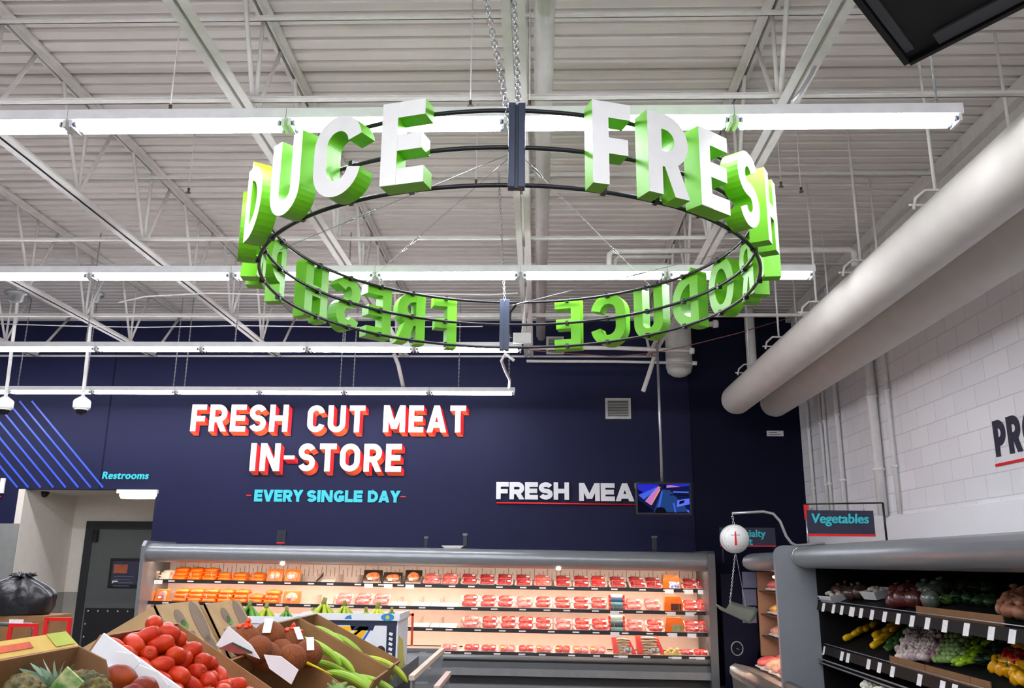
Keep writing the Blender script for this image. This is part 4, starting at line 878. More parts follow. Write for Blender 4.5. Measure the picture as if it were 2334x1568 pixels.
# ================================================================ CORNER CASE BEHIND THE VEGETABLE CASE
cc = thing('corner_case', 'corner refrigerated case seen in the gap left of the vegetable case', 'refrigerated case', (3.1, 11.0, 0))
def yhood(xf, z, y0, y1):
    P_ = [(0.75, 0.0), (0.16, 0.0), (0.07, -0.022), (0.02, -0.06), (0, -0.115), (0.015, -0.165), (0.06, -0.205), (0.12, -0.225), (0.24, -0.225), (0.75, -0.20)]
    m = MB(); n = len(P_)
    for y in (y0, y1): m.v += [(xf + a, y, z + b) for a, b in P_]
    for i in range(n): m.face([i, (i + 1) % n, n + (i + 1) % n, n + i], 0, 0 < i < 8)
    m.face(list(range(n))); m.face([n + i for i in reversed(range(n))]); return m
hx = at(1686, 1290, Y=12.0).x
yhood(hx - 3.1, 1.80, -1.95, 0.85).build('hood', GREYC, cc)
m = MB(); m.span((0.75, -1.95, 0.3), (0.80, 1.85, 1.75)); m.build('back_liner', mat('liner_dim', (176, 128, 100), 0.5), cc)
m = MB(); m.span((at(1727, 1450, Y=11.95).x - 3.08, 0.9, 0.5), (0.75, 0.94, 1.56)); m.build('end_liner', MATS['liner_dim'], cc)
nx = at(1648, 1450, Y=11.95).x - 3.1; nx2 = at(1727, 1450, Y=11.95).x - 3.1
m = MB(); m.prism([(nx, 0.9, 0.1), (nx2 - 0.03, 0.9, 0.1), (nx2 - 0.03, 0.9, 0.52), (nx2, 0.9, 0.56), (nx2, 0.9, 1.50), (nx2 - 0.03, 0.9, 1.53), (nx, 0.9, 1.53)], (0, 0.05, 0)); ep = m.build('end_panel', mat('panel_navy', (13, 16, 34), 0.6, spec=0.08), cc)
q = at(1680, 1478, Y=11.9); m = MB(); m.tube([(q.x - 3.1 + 0.075 * math.cos(a * PI / 12), 0.895, q.z + 0.085 * math.sin(a * PI / 12)) for a in range(24)], 0.009, 6, closed=True); m.tube([(q.x - 3.1 - 0.01, 0.894, q.z), (q.x - 3.1 + 0.03, 0.894, q.z - 0.015)], 0.006, 6); m.build('round_mark', GREYC, ep)
for k in range(3):
    a = at(1691, 1303 + 40 * k, Y=11.88); b = at(1725, 1340 + 40 * k, Y=11.88); m = MB(); m.span((a.x - 3.1, 0.875, b.z), (b.x - 3.1, 0.882, a.z)); m.build('paper_sheet', mat('paper_blue_grey', (84, 90, 116), 0.6), ep)
CS = []
for k, (px, py) in enumerate(((1740, 1347), (1745, 1400), (1748, 1450))):
    q = at(px, py, Y=11.7); m = MB(); m.span((q.x - 3.1 - 0.02, -1.95, q.z - 0.012), (0.75, 0.88, q.z)); sh = m.build('shelf', mat('shelf_dark', (80, 62, 52), 0.5), cc)
    m = MB(); m.span((q.x - 3.1 + 0.08, -1.95, q.z - 0.026), (q.x - 3.1 + 0.16, 0.1, q.z - 0.013)); m.build('lamp_strip', LED, sh); CS.append((q.x, q.z))
m = MB(); m.span((hx - 3.1 + 0.34, -1.9, 1.572), (hx - 3.1 + 0.36, 0.2, 1.582)); m.build('lamp_strip', LED, cc)
q = at(1766, 1315, Y=10.8); m = MB(); m.ball((q.x - 3.1, q.y - 11.0, q.z), (0.03, 0.03, 0.018), 12, 8); m.build('lamp_lens', LEDDOT, cc)
bx = at(1676, 1535, Y=11.4)
m = MB()
pr = [(0.0, 0.0), (-0.03, 0.05), (-0.02, 0.12), (0.04, 0.16), (0.10, 0.15), (0.75, 0.02), (0.75, -0.4), (0.02, -0.4)]
for y in (0.6, -1.95): m.v += [(bx.x - 3.1 + a, y, bx.z - 0.06 + b) for a, b in pr]
n = len(pr)
for i in range(n): m.face([i, (i + 1) % n, n + (i + 1) % n, n + i], 0, i < 5)
m.face(list(range(n))); m.face([n + i for i in reversed(range(n))]); m.build('bumper', mat('bumper_steel', (150, 146, 142), 0.25, metal=0.7), cc)
k = 0
PK = [MEAT[1], MEAT[2], mat('cut_cheese', (232, 160, 60), 0.35, rgb2=(240, 196, 110), scale=10, coat=0.5), mat('poultry', (238, 190, 160), 0.35, rgb2=(226, 130, 110), scale=12, coat=0.5)]
for r_, (sx, sz) in enumerate(CS + [(bx.x + 0.25, bx.z + 0.06)]):
    for c in range(6):
        y = 11.55 - 0.34 * c if r_ < 3 else 11.35 - 0.34 * c
        for q in range(2):
            mm = PK[[1, 2, 3, 3][r_] if q == 0 else [0, 2, 2, 1][r_]] if (c + q) % 3 else PK[[1, 2, 3, 1][r_]]
            m = MB(); m.ball((0, 0, 0.045), (0.14, 0.14, 0.055), 14, 7, lump=0.12, seed=k); m.span((-0.14, -0.14, 0), (0.14, 0.14, 0.012), 1)
            o = m.build('specialty_pack', [mm, TRAYW], loc=(sx + 0.16 + 0.24 * q, y, sz + 0.05 + 0.05 * q), rot=(0, -0.2, 0.1 * (k % 3)))
            tag(o, 'meat pack in the corner case, %s, %s row, %s from the far end' % (['upper shelf', 'middle shelf', 'lower shelf', 'front tub'][r_], ['front', 'back'][q], ORD[c]), 'meat pack', 'packs in the corner case'); k += 1
# specialty sign
a = at(1640, 1202, Y=11.3); b = at(1769, 1246, Y=11.3); t = thing('specialty_sign', 'navy sign Specialty Meat in teal, half hidden by the scale dial', 'sign', (a.x, 11.3, b.z))
m = MB(); m.span((0, 0, 0), (b.x - a.x, 0.02, a.z - b.z)); m.build('panel', mat('sign_navy', (36, 38, 60), 0.4), t)
m = MB(); m.span((0, -0.004, 0), (b.x - a.x, -0.0005, 0.014)); m.build('red_edge', RED, t)
font_mesh('lettering', 'Specialty', 0.128, TEAL, t, (0.13, -0.004, a.z - b.z - 0.115), (PI / 2, 0, 0), 0.004, 0.002); font_mesh('lettering', 'Meat', 0.128, TEAL, t, (0.15, -0.004, a.z - b.z - 0.215), (PI / 2, 0, 0), 0.004, 0.002)
m = MB(); m.tube([(0.03, 0.01, 0), (0.03, 0.01, -0.2)], 0.008, 8); m.tube([(b.x - a.x - 0.03, 0.01, 0), (b.x - a.x - 0.03, 0.01, -0.2)], 0.008, 8); m.build('post', BLACKM, t)
# ================================================================ VEGETABLE CASE ALONG THE RIGHT WALL
VY0, VY1 = 3.2, 9.0
vc = thing('vegetable_case', 'grey open vegetable case with a rounded hood along the right wall', 'refrigerated case', (2.4, VY1, 0))
# end panel
px_ = at(1768, 1300, Y=VY1).x; vz = 1.845
pf = []
for k in range(7): a = PI - k * PI / 12; pf.append((px_ + 0.10 + 0.10 * math.cos(a), vz - 0.10 + 0.10 * math.sin(a)))
poly = [(px_, 0.0)] + pf + [(3.90, vz), (3.90, 0.0)]
m = MB(); m.prism([(x - 2.4, 0.0, z) for x, z in poly][::-1], (0, 0.06, 0)); m.build('end_panel', mat('panel_grey', (140, 144, 150), 0.38, metal=0.2, var=0.03), vc)
hx2 = at(1803, 1268, Y=VY1).x
P_ = [(1.2, 0.0), (0.16, 0.0), (0.07, -0.02), (0.02, -0.055), (0, -0.11), (0.015, -0.16), (0.05, -0.20), (0.11, -0.222), (0.24, -0.225), (1.2, -0.20)]
m = MB(); n = len(P_)
for y in (VY0 - VY1, -0.001): m.v += [(hx2 - 2.4 + a, y, vz + b) for a, b in P_]
for i in range(n): m.face([i, (i + 1) % n, n + (i + 1) % n, n + i], 0, 0 < i < 8)
m.face(list(range(n))); m.face([n + i for i in reversed(range(n))]); m.build('hood', GREYC, vc)
m = MB(); m.tube([(hx2 - 2.4 + a - 0.004, -0.045, vz + b + 0.003) for a, b in P_[1:9]], 0.006, 6); m.build('hood_seam', ZINC, vc)
DK = mat('case_interior_black', (18, 19, 20), 0.6, spec=0.15)
m = MB(); m.span((3.78 - 2.4, VY0 - VY1, 0.4), (3.88 - 2.4, -0.001, 1.64)); m.build('back_liner', DK, vc)
m = MB(); m.span((at(1868, 1400, Y=8.98).x - 2.4, -0.014, 0.40), (1.38, -0.001, 1.625)); m.build('end_liner', DK, vc)
q1 = at(1872, 1372, Y=8.9); q2 = at(1885, 1473, Y=8.9)
VS = []
SLK = 0.42
def ats(px, py, k, h):
    # point seen at a pixel, h above the sloped deck k (0 upper, 1 lower)
    q = (q1, q2)[k]; d = RIGHT * ((px - W_PX / 2) / F_PX) + UP * ((H_PX / 2 - py) / F_PX) + FWD
    # z = q.z - 0.05 + h + SLK*(x-q.x)
    t = (q.z - 0.05 + h - SLK * q.x - CAM.z) / (d.z - SLK * d.x); p = CAM + d * t
    if p.x > 3.72 or p.y > 8.92 or t < 0: p = Vector((min(p.x, 3.72), min(p.y, 8.9), p.z)); p.z = q.z - 0.05 + h + SLK * (p.x - q.x)
    return p
for k, q in enumerate((q1, q2)):
    x0, z = q.x - 2.4, q.z
    m = MB(); m.prism([(x0 + 0.015, VY0 - VY1, z - 0.05), (1.38, VY0 - VY1, z - 0.05 + SLK * (1.365 - x0)), (1.38, VY0 - VY1, z - 0.07 + SLK * (1.365 - x0)), (x0 + 0.015, VY0 - VY1, z - 0.07)], (0, -0.001 - VY0 + VY1, 0)); sh = m.build('shelf', DK, vc)
    m = MB(); m.prism([(x0 - 0.02, VY0 - VY1, z - 0.075), (x0 - 0.005, VY0 - VY1, z - 0.078), (x0 + 0.016, VY0 - VY1, z), (x0, VY0 - VY1, z + 0.003)], (0, -0.001 - VY0 + VY1, 0)); rl = m.build('price_rail', mat('rail_dark', (24, 20, 19), 0.55, spec=0.15), sh)
    VS.append((q.x, z, rl))
    pxs = [1880, 1903, 1922, 1945, 1966, 1991, 2020, 2051, 2083, 2118, 2158, 2207, 2264][0:13] + [2312] if k == 0 else [1880, 1922, 1936, 1983, 2008, 2038, 2100, 2152, 2180, 2228, 2272, 2320]
    for px in pxs:
        # height of the rail at this column
        lo = None
        for py in range(1355, 1620):
            w = at(px, py, X=q.x)
            if w.z < z - 0.035: lo = w; break
        yy = lo.y - VY1
        m = MB(); ww = 0.038 if px not in (1945,) else 0.06
        m.prism([(x0 - 0.026, yy - ww, z - 0.085), (x0 - 0.026, yy + ww, z - 0.085), (x0 - 0.005, yy + ww, z - 0.006), (x0 - 0.005, yy - ww, z - 0.006)], (0.003, 0, 0)); m.build('price_tag', TAGW, rl)
    m = MB(); m.tube([(x0 - 0.002, VY0 - VY1, z + 0.02), (x0 - 0.002, -0.01, z + 0.02)], 0.004, 6); m.build('guard_wire', GALV, sh)
# lower trays and front
x0 = q2.x - 2.4
m = MB(); m.span((x0 - 0.05, VY0 - VY1, q2.z - 0.17), (1.38, -0.001, q2.z - 0.15)); tr = m.build('lower_tray', DK, vc)
m = MB()
for dz_ in (0, 0.035): m.tube([(x0 - 0.06, VY0 - VY1, q2.z - 0.12 - dz_), (x0 - 0.06, -0.01, q2.z - 0.12 - dz_)], 0.007, 6)
m.build('tray_rails', GALV, tr)
m = MB(); m.prism([(px_ - 2.4 + 0.06, VY0 - VY1, 0.52), (x0, VY0 - VY1, 0.42), (1.38, VY0 - VY1, 0.42), (1.38, VY0 - VY1, 0.05), (px_ - 2.4 + 0.06, VY0 - VY1, 0.05)][::-1], (0, VY1 - VY0 - 0.002, 0)); m.build('tub', BLACKP, vc)
m = MB(); m.tube([(px_ - 2.4 + 0.05, VY0 - VY1, 0.5), (px_ - 2.4 + 0.05, -0.003, 0.5)], 0.05, 12); m.build('bumper', GREYD, vc)

# -------- produce
NV = {}
def veg(key, make, loc, rot, label, group, cat, sc=1.0):
    if key not in NV:
        NV[key] = o = make(); tag(o, label, cat, group); o.location = loc; o.rotation_euler = rot; o.scale = (sc,) * 3
        return o
    return dup(NV[key], label, group, loc, rot, sc)
YEL = mat('squash_yellow', (236, 186, 20), 0.35, var=0.08); GRN = mat('zucchini_green', (30, 70, 26), 0.35, rgb2=(60, 104, 40), scale=18)
def squash(col, stem, L=0.17, r=0.03, name='squash'):
    m = MB(); pts_ = [(0, 0, 0), (0.012, 0, 0), (L * .3, 0, 0.004), (L * .6, 0, 0.006), (L * .85, 0, 0.002), (L, 0, -0.004)]; m.tube(pts_, [r * .3, r * .85, r, r * .75, r * .5, r * .3], 12); o = m.build(name, col)
    s = MB(); s.tube([(L - 0.003, 0, -0.004), (L + 0.025, 0, 0.0)], [r * .3, r * .22], 8); s.build('stem', stem, o); return o
STEMG = mat('stem_green', (96, 120, 50), 0.6)
Z1, Z2 = q1.z + 0.02, q2.z + 0.02
sets = [('squash', YEL, [(1888, 1448), (1896, 1436), (1905, 1430), (1914, 1424), (1926, 1416)], 0.05, 'dull yellow squash beside the case end panel'),
        ('squash', YEL, [(1985, 1474), (1994, 1462), (1990, 1450), (2006, 1456), (2012, 1440), (2022, 1430), (2034, 1424), (2044, 1418), (2052, 1412), (2030, 1438)], 0.05, 'yellow squash in the heap left of the dark zucchini'),
        ('zucchini', GRN, [(2016, 1478), (2024, 1468), (2034, 1458), (2044, 1448), (2056, 1438), (2068, 1430), (2020, 1482), (2040, 1470), (2056, 1456)], 0.04, 'dark green zucchini between the squash and the garlic')]
for name, col, L_, dz_, lab in sets:
    for k, (px, py) in enumerate(L_):
        p = ats(px, py, 1, dz_ + 0.006 * (k % 3))
        veg(name, lambda col=col, name=name: squash(col, STEMG, 0.18 if name == 'squash' else 0.2, 0.032 if name == 'squash' else 0.024, name), p, (0, -0.25, 0.5 + rnd.uniform(-.4, .4)), lab + ', ' + ORD[k] + ' from the front', name + ' heaps', 'vegetable')
GARL = mat('garlic_white', (226, 216, 204), 0.5, rgb2=(176, 146, 160), scale=26); TURN = mat('onion_purple', (140, 86, 108), 0.4, rgb2=(166, 116, 132), scale=8)
def bulb(col, name):
    m = MB(); m.lathe([(0.006, -0.03), (0.026, -0.024), (0.036, -0.006), (0.03, 0.014), (0.013, 0.027), (0.007, 0.045), (0.004, 0.05)], 10); return m.build(name, col)
k = 0
for py in range(1416, 1498, 9):
    for px in range(2062, 2140, 10):
        xx = px + (9 if (py // 9) % 2 else 0) - (py - 1455) * 0.55
        if not (2046 < xx < 2160): continue
        p = ats(xx, py, 1, 0.04 + rnd.uniform(0, .03)); veg('garlic', lambda: bulb(GARL, 'garlic_bulb'), p, (rnd.uniform(-1, 1), rnd.uniform(-1, 1), 0), 'white garlic bulb in the heap right of the zucchini', 'garlic heap', 'vegetable', rnd.uniform(.9, 1.15)); k += 1
for k, (px, py) in enumerate([(2112, 1500), (2120, 1488), (2130, 1496), (2126, 1476), (2138, 1484), (2146, 1474), (2136, 1464), (2150, 1462), (2156, 1452), (2142, 1498)]):
    p = ats(px, py, 1, 0.05); veg('shallot', lambda: bulb(TURN, 'purple_shallot'), p, (rnd.uniform(-1, 1), rnd.uniform(-1, 1), 0), 'purple shallot between the garlic and the limes', 'shallot heap', 'vegetable', 0.95)
LIME = mat('sprout_green', (110, 150, 70), 0.45, rgb2=(150, 180, 110), scale=10)
def sprout():
    m = MB(); m.ball((0, 0, 0), (0.03, 0.03, 0.028), 12, 8, lump=0.06, seed=4); return m.build('green_tomatillo', LIME)
for py in range(1422, 1508, 10):
    for px in range(2150, 2216, 11):
        xx = px + (5 if (py // 10) % 2 else 0) - (py - 1465) * 0.45
        p = ats(xx, py, 1, 0.05 + rnd.uniform(0, .025)); veg('sprout', sprout, p, (rnd.uniform(-1, 1), rnd.uniform(-1, 1), 0), 'round pale green tomatillo in the heap right of the shallots', 'tomatillo heap', 'vegetable', rnd.uniform(.9, 1.15))
PEP = mat('pepper_lime', (160, 205, 30), 0.3, var=0.08, coat=0.4)
def longpep():
    m = MB(); m.tube([(0, 0, 0), (0.02, 0, 0.004), (0.07, 0.006, 0.01), (0.13, 0.0, 0.006), (0.19, -0.012, -0.004), (0.215, -0.02, -0.01)], [0.008, 0.021, 0.02, 0.016, 0.009, 0.003], 10); o = m.build('long_pepper', PEP)
    s = MB(); s.tube([(0, 0, 0), (-0.03, 0.006, 0.006)], [0.006, 0.004], 6); s.build('stem', STEMG, o); return o
for k, (px, py) in enumerate([(2168, 1510), (2178, 1516), (2190, 1506), (2204, 1510), (2196, 1494), (2214, 1496), (2210, 1482), (2224, 1484), (2236, 1470), (2232, 1458), (2246, 1456), (2216, 1470)]):
    p = ats(px, py, 1, 0.06 + 0.008 * (k % 3)); veg('pepper', longpep, p, (0, -0.2, 0.2 + rnd.uniform(-.5, .5)), 'lime green long pepper in the row before the dark greens, ' + ORD[k] + ' from the front', 'long peppers', 'vegetable')
DG = mat('leaf_dark', (24, 54, 26), 0.5, rgb2=(46, 84, 40), scale=12); DG2 = mat('leaf_mid', (70, 104, 40), 0.5, rgb2=(110, 136, 50), scale=10)
def leafy(col, seed, name, n=26, R_=0.12):
    rr = random.Random(seed); m = MB()
    for i in range(n):
        a = rr.uniform(0, 6.28); el = rr.uniform(0.15, 1.35); L = R_ * rr.uniform(.7, 1.15); w = L * rr.uniform(.25, .45)
        d = Vector((math.cos(a) * math.cos(el), math.sin(a) * math.cos(el), math.sin(el))); s = d.cross(Vector((0, 0, 1))).normalized(); up = s.cross(d)
        pts_ = []
        for t in (0.05, 0.4, 0.75, 1.0):
            c = d * (L * t) - Vector((0, 0, 0.25 * L * t * t)); ww = w * (0.25 + 1.2 * t - 1.3 * t * t + 0.05)
            pts_ += [c - s * ww + up * 0.012 * math.sin(9 * t + a), c + up * 0.006, c + s * ww + up * 0.012 * math.cos(8 * t + a)]
        o = len(m.v); m.v += [tuple(p) for p in pts_]
        for q in range(3):
            for e in range(2): m.face([o + q * 3 + e, o + q * 3 + e + 1, o + q * 3 + e + 4, o + q * 3 + e + 3], 0, True)
    m.ball((0, 0, R_ * .2), (R_ * .55, R_ * .55, R_ * .35), 10, 6, lump=0.15, seed=seed)
    return m.build(name, col)
for k, (px, py) in enumerate([(2240, 1512), (2262, 1508), (2256, 1492), (2280, 1488), (2270, 1474), (2294, 1470), (2288, 1456), (2312, 1452)]):
    p = ats(px, py, 1, 0.02); veg('greens', lambda: leafy(DG, 5, 'leafy_greens'), p, (0, 0, rnd.uniform(0, 6)), 'dark leafy green bunch behind the lime peppers, ' + ORD[k] + ' from the front', 'dark leafy bunches', 'vegetable', 0.8)
ORP = mat('pepper_orange', (246, 176, 20), 0.25, var=0.06, coat=0.5); RDP = mat('pepper_red', (196, 20, 26), 0.25, var=0.06, coat=0.5)
def bell(col, name):
    m = MB(); o = 0
    prof = [(0.004, -0.042), (0.024, -0.044), (0.036, -0.02), (0.041, 0.01), (0.038, 0.034), (0.022, 0.044), (0.008, 0.036)]
    n = 20; b = len(m.v)
    for r_, z in prof:
        for j in range(n): a = 2 * PI * j / n; q = r_ * (1 + 0.10 * math.cos(4 * a)); m.v.append((q * math.cos(a), q * math.sin(a), z))
    for i in range(len(prof) - 1):
        for j in range(n): m.face([b + i * n + j, b + i * n + (j + 1) % n, b + (i + 1) * n + (j + 1) % n, b + (i + 1) * n + j], 0, True)
    ob = m.build(name, col); s = MB(); s.tube([(0, 0, 0.034), (0.003, 0, 0.052), (0.008, 0, 0.062)], [0.01, 0.006, 0.006], 8); s.build('stem', STEMG, ob); return ob
for k, (px, py) in enumerate([(2268, 1520), (2284, 1526), (2300, 1530), (2318, 1534), (2276, 1508), (2294, 1514), (2312, 1518), (2330, 1522), (2322, 1478), (2334, 1482), (2318, 1546), (2330, 1548)]):
    p = ats(px, py, 1, 0.06); veg('obell', lambda: bell(ORP, 'orange_pepper'), p, (rnd.uniform(-1, 1), rnd.uniform(-1, 1), 0), 'orange yellow bell pepper at the right edge, ' + ORD[k] + ' counted from the front left', 'orange bell peppers', 'vegetable')
for k, (px, py) in enumerate([(2296, 1500), (2310, 1504), (2324, 1508), (2304, 1490), (2320, 1494), (2332, 1498)]):
    p = ats(px, py, 1, 0.08); veg('rbell', lambda: bell(RDP, 'red_pepper'), p, (rnd.uniform(-1, 1), rnd.uniform(-1, 1), 0), 'red bell pepper among the orange ones at the right edge, ' + ORD[k] + ' from the front', 'red bell peppers', 'vegetable')
# cauliflower heads in the lower front
CAU = mat('cauliflower', (232, 232, 216), 0.6, var=0.04, bump=0.6, bscale=70)
def caul():
    rr = random.Random(2); m = MB(); m.ball((0, 0, 0), (0.085, 0.085, 0.06), 14, 8)
    for i in range(46):
        a = rr.uniform(0, 6.28); e = rr.uniform(0.15, 1.5); d = Vector((math.cos(a) * math.cos(e), math.sin(a) * math.cos(e), math.sin(e))); m.ball(Vector((d.x * .085, d.y * .085, d.z * .062)), rr.uniform(.018, .028), 8, 5, lump=0.1, seed=i)
    ob = m.build('cauliflower', CAU); g = leafy(mat('leaf_pale', (130, 150, 90), 0.5, rgb2=(170, 186, 130), scale=8), 9, 'leaves', 14, 0.13); g.parent = ob; g.location = (0, 0, -0.07); return ob
for k, (px, py) in enumerate([(1988, 1574), (2018, 1566), (2046, 1562), (2074, 1560), (2096, 1566), (2010, 1590), (2050, 1584), (2086, 1588)]):
    p = at(px, py, Z=0.62); veg('caul', caul, p, (rnd.uniform(-.3, .3), rnd.uniform(-.3, .3), rnd.uniform(0, 6)), 'white cauliflower head low in the vegetable case, ' + ORD[k] + ' counted along the heap', 'cauliflower heads', 'vegetable', 1.0)
for k, (px, py) in enumerate([(2118, 1566), (2136, 1572)]):
    p = at(px, py, Z=0.60); veg('greens', None, p, (0, 0, k), 'dark leafy bunch right of the cauliflower, ' + ['left', 'right'][k] + ' one', 'dark leafy bunches', 'vegetable', 0.9)
# upper shelf: bags and bunches in the dark
BAGD = mat('bag_dark', (54, 46, 40), 0.25, rgb2=(90, 60, 50), scale=14, coat=0.5); BAGG = mat('bag_grey_green', (120, 130, 118), 0.3, rgb2=(86, 96, 86), scale=10, coat=0.4)
BAGR = mat('bag_maroon', (110, 36, 36), 0.3, rgb2=(70, 40, 40), scale=12, coat=0.4); BRN = mat('mushroom_brown', (160, 104, 78), 0.5, rgb2=(196, 140, 112), scale=14)
def bag(col, seed, name='produce_bag', r=(0.09, 0.08, 0.07)):
    m = MB(); m.ball((0, 0, 0), r, 14, 9, lump=0.14, seed=seed); m.tube([(0, 0, r[2] * .9), (0.01, 0, r[2] * 1.3)], [0.012, 0.03], 8); return m.build(name, col)
ups = [('bagd', BAGD, [(1905, 1350), (1925, 1346), (1942, 1352), (1962, 1350)], 'dark plastic bag near the end panel on the upper shelf'),
       ('bagr', BAGR, [(2050, 1352), (2072, 1348), (2062, 1366), (2086, 1366), (2040, 1370)], 'maroon bag in the middle of the upper shelf'),
       ('bagg', BAGG, [(2112, 1346), (2130, 1352), (2124, 1366), (2146, 1342)], 'grey green bag left of the dark greens on the upper shelf'),
       ('bagb', BRN, [(2288, 1388), (2306, 1392), (2326, 1396), (2300, 1372), (2322, 1376), (2316, 1356), (2334, 1360)], 'brown potato at the right edge of the upper shelf')]
for key, col, L_, lab in ups:
    for k, (px, py) in enumerate(L_):
        p = ats(px, py, 0, 0.06); veg(key, lambda col=col, key=key: bag(col, len(key) * 3, 'produce_bag' if key != 'bagb' else 'potato', (0.09, 0.08, 0.07) if key != 'bagb' else (0.06, 0.05, 0.045)), p, (rnd.uniform(-.2, .2), 0, rnd.uniform(0, 6)), lab + ', ' + ORD[k] + ' from the left', key and lab, 'vegetable', 1.0)
for k, (px, py) in enumerate([(2160, 1372), (2184, 1366), (2210, 1372), (2236, 1376), (2262, 1380), (2196, 1344), (2226, 1346), (2256, 1350)]):
    p = ats(px, py, 0, 0.02); veg('greens2' if k in (0,) else 'greens', (lambda: leafy(DG2, 8, 'leafy_greens')), p, (0, 0, rnd.uniform(0, 6)), 'dark leafy bunch on the upper shelf, ' + ORD[k] + ' from the left', 'upper shelf leafy bunches', 'vegetable', 0.9)
for k, (px, py) in enumerate([(1885, 1368), (2004, 1362)]):
    p = ats(px, py, 0, 0.0); m = MB(); m.add([(-.09, -.1, 0), (.09, -.1, 0), (.09, .1, 0), (-.09, .1, 0), (-.11, -.12, .07), (.11, -.12, .07), (.11, .12, .07), (-.11, .12, .07)], [(0, 3, 2, 1), (0, 1, 5, 4), (1, 2, 6, 5), (2, 3, 7, 6), (3, 0, 4, 7)]); o = m.build('white_carton', CARDW, loc=p, rot=(0, -0.2, 0.2)); o.modifiers.new('s', 'SOLIDIFY').thickness = 0.006; tag(o, ['white open carton beside the end panel on the upper shelf', 'white open carton left of the maroon bags on the upper shelf'][k], 'carton')
    for j in range(6):
        m = MB(); m.ball((0, 0, 0), (0.028, 0.028, 0.02), 10, 7); o2 = m.build('mushroom', mat('mushroom_pale', (206, 196, 184), 0.6), loc=p + Vector((-0.03 + 0.06 * (j % 2) - .02, -0.07 + 0.065 * (j // 2), 0.06 + 0.01 * (j % 3)))); tag(o2, 'pale mushroom in the white carton ' + ['beside the end panel', 'left of the maroon bags'][k], 'mushroom', 'mushrooms ' + str(['by the panel', 'in the middle'][k]))
# brown open boxes that hold the produce on the lower shelf
for k, (pa_, pb_) in enumerate((((2030, 1497), (2110, 1520)), ((2112, 1520), (2215, 1560)), ((2216, 1552), (2262, 1570)))):
    a = at(pa_[0], pa_[1], X=q2.x + 0.03); b = at(pb_[0], pb_[1], X=q2.x + 0.03); m = MB(); m.span((0, -(a.y - b.y), -0.03), (0.008, 0, 0.035)); o = m.build('carton_front', CARDD, loc=(q2.x + 0.02, a.y, q2.z + 0.03)); tag(o, 'brown carton front edge on the lower shelf, ' + ['under the garlic', 'under the tomatillos', 'under the orange peppers'][k], 'carton', 'carton fronts')
m = MB(); 
a = at(2090, 1380, X=q1.x + 0.03); b = at(2290, 1412, X=q1.x + 0.03); m.span((0, b.y - a.y, -0.03), (0.008, 0, 0.035)); o = m.build('carton_front', CARDD, loc=(q1.x + 0.02, a.y, q1.z + 0.03)); tag(o, 'long brown carton edge on the upper shelf under the dark greens', 'carton', 'carton fronts')

# ================================================================ HANGING SCALE AND SIGN ON THE CASE
SY = 8.6
hk = at(1669, 1170, Y=SY); e1 = at(1740, 1166, Y=SY); e2 = at(1778, 1188, Y=SY); e3 = at(1792, 1222, Y=SY); e4 = at(1815, 1243, Y=SY); e5 = at(1880, 1243, Y=SY)
sc_ = thing('hanging_scale', 'white dial scale with a scoop pan hanging from a bent arm by the case', 'scale', (e4.x, SY, vz + 0.005))
O_ = Vector((e4.x, SY, vz + 0.005))
m = MB(); m.tube([p - O_ for p in (hk, hk.lerp(e1, .5), e1, e1.lerp(e2, .55) + Vector((0.01, 0, 0.03)), e2, e2.lerp(e3, .5), e3, e3.lerp(e4, .6) + Vector((-0.01, 0, -0.012)), e4 + Vector((0, 0, 0.0)), Vector((e5.x, SY, vz + 0.012)))], 0.013, 10); m.build('arm', GALV, sc_)
dc = at(1674, 1228, Y=SY) - O_; R_ = 31 / F_PX * SY
m = MB(); m.lathe([(R_ * .9, 0.045), (R_, 0.03), (R_, -0.03), (R_ * .96, -0.045)][::-1], 32, M=Euler((PI / 2, 0, 0)).to_matrix(), c=dc); m.build('dial_case', mat('dial_rim', (206, 206, 204), 0.35, metal=0.3), sc_)
m = MB(); m.lathe([(R_ * .9, 0.0), (R_ * .9, 0.004)], 32, M=Euler((PI / 2, 0, 0)).to_matrix(), c=dc + Vector((0, -0.045, 0))); dl = m.build('dial_face', mat('dial_white', (236, 234, 232), 0.4), sc_)
m = MB()
for k in range(40):
    a = 2 * PI * k / 40; d = Vector((math.sin(a), 0, math.cos(a))); r0 = R_ * (.72 if k % 5 == 0 else .78); p = dc + d * (r0 + R_ * .84) / 2 + Vector((0, -0.0505, 0)); m.box(p, (0.0025, 0.001, R_ * .84 - r0), rot=(0, a, 0))
m.box(dc + Vector((0, -0.0505, R_ * .25)), (0.09, 0.001, 0.004)); m.build('dial_marks', INK, dl)
m = MB(); m.prism([dc + Vector((-0.006, -0.052, R_ * .5)), dc + Vector((-0.012, -0.052, -R_ * .45)), dc + Vector((0.012, -0.052, -R_ * .45)), dc + Vector((0.006, -0.052, R_ * .5))], (0, -0.002, 0)); m.build('needle', RED, dl)
m = MB()
for a, b, r0 in ((hk - O_, dc + Vector((0, 0, R_)), 0.016), (dc - Vector((0, 0, R_)), at(1664, 1372, Y=SY - 0.1) - O_, 0.012), (dc - Vector((0, 0, R_)) + Vector((0.005, 0, 0)), at(1700, 1384, Y=SY + 0.05) - O_, 0.006)):
    d = b - a; n = int(d.length / (r0 * 1.5)); u = d.normalized(); s = Vector((1, 0, 0)); w = Vector((0, 1, 0))
    for i in range(n):
        c = a + u * (d.length * (i + .5) / n); side = s if i % 2 else w; m.tube([c + u * (r0 * math.cos(q * PI / 4)) + side * (r0 * .6 * math.sin(q * PI / 4)) for q in range(8)], r0 * .2, 5, closed=True)
m.build('chain', ZINC, sc_)
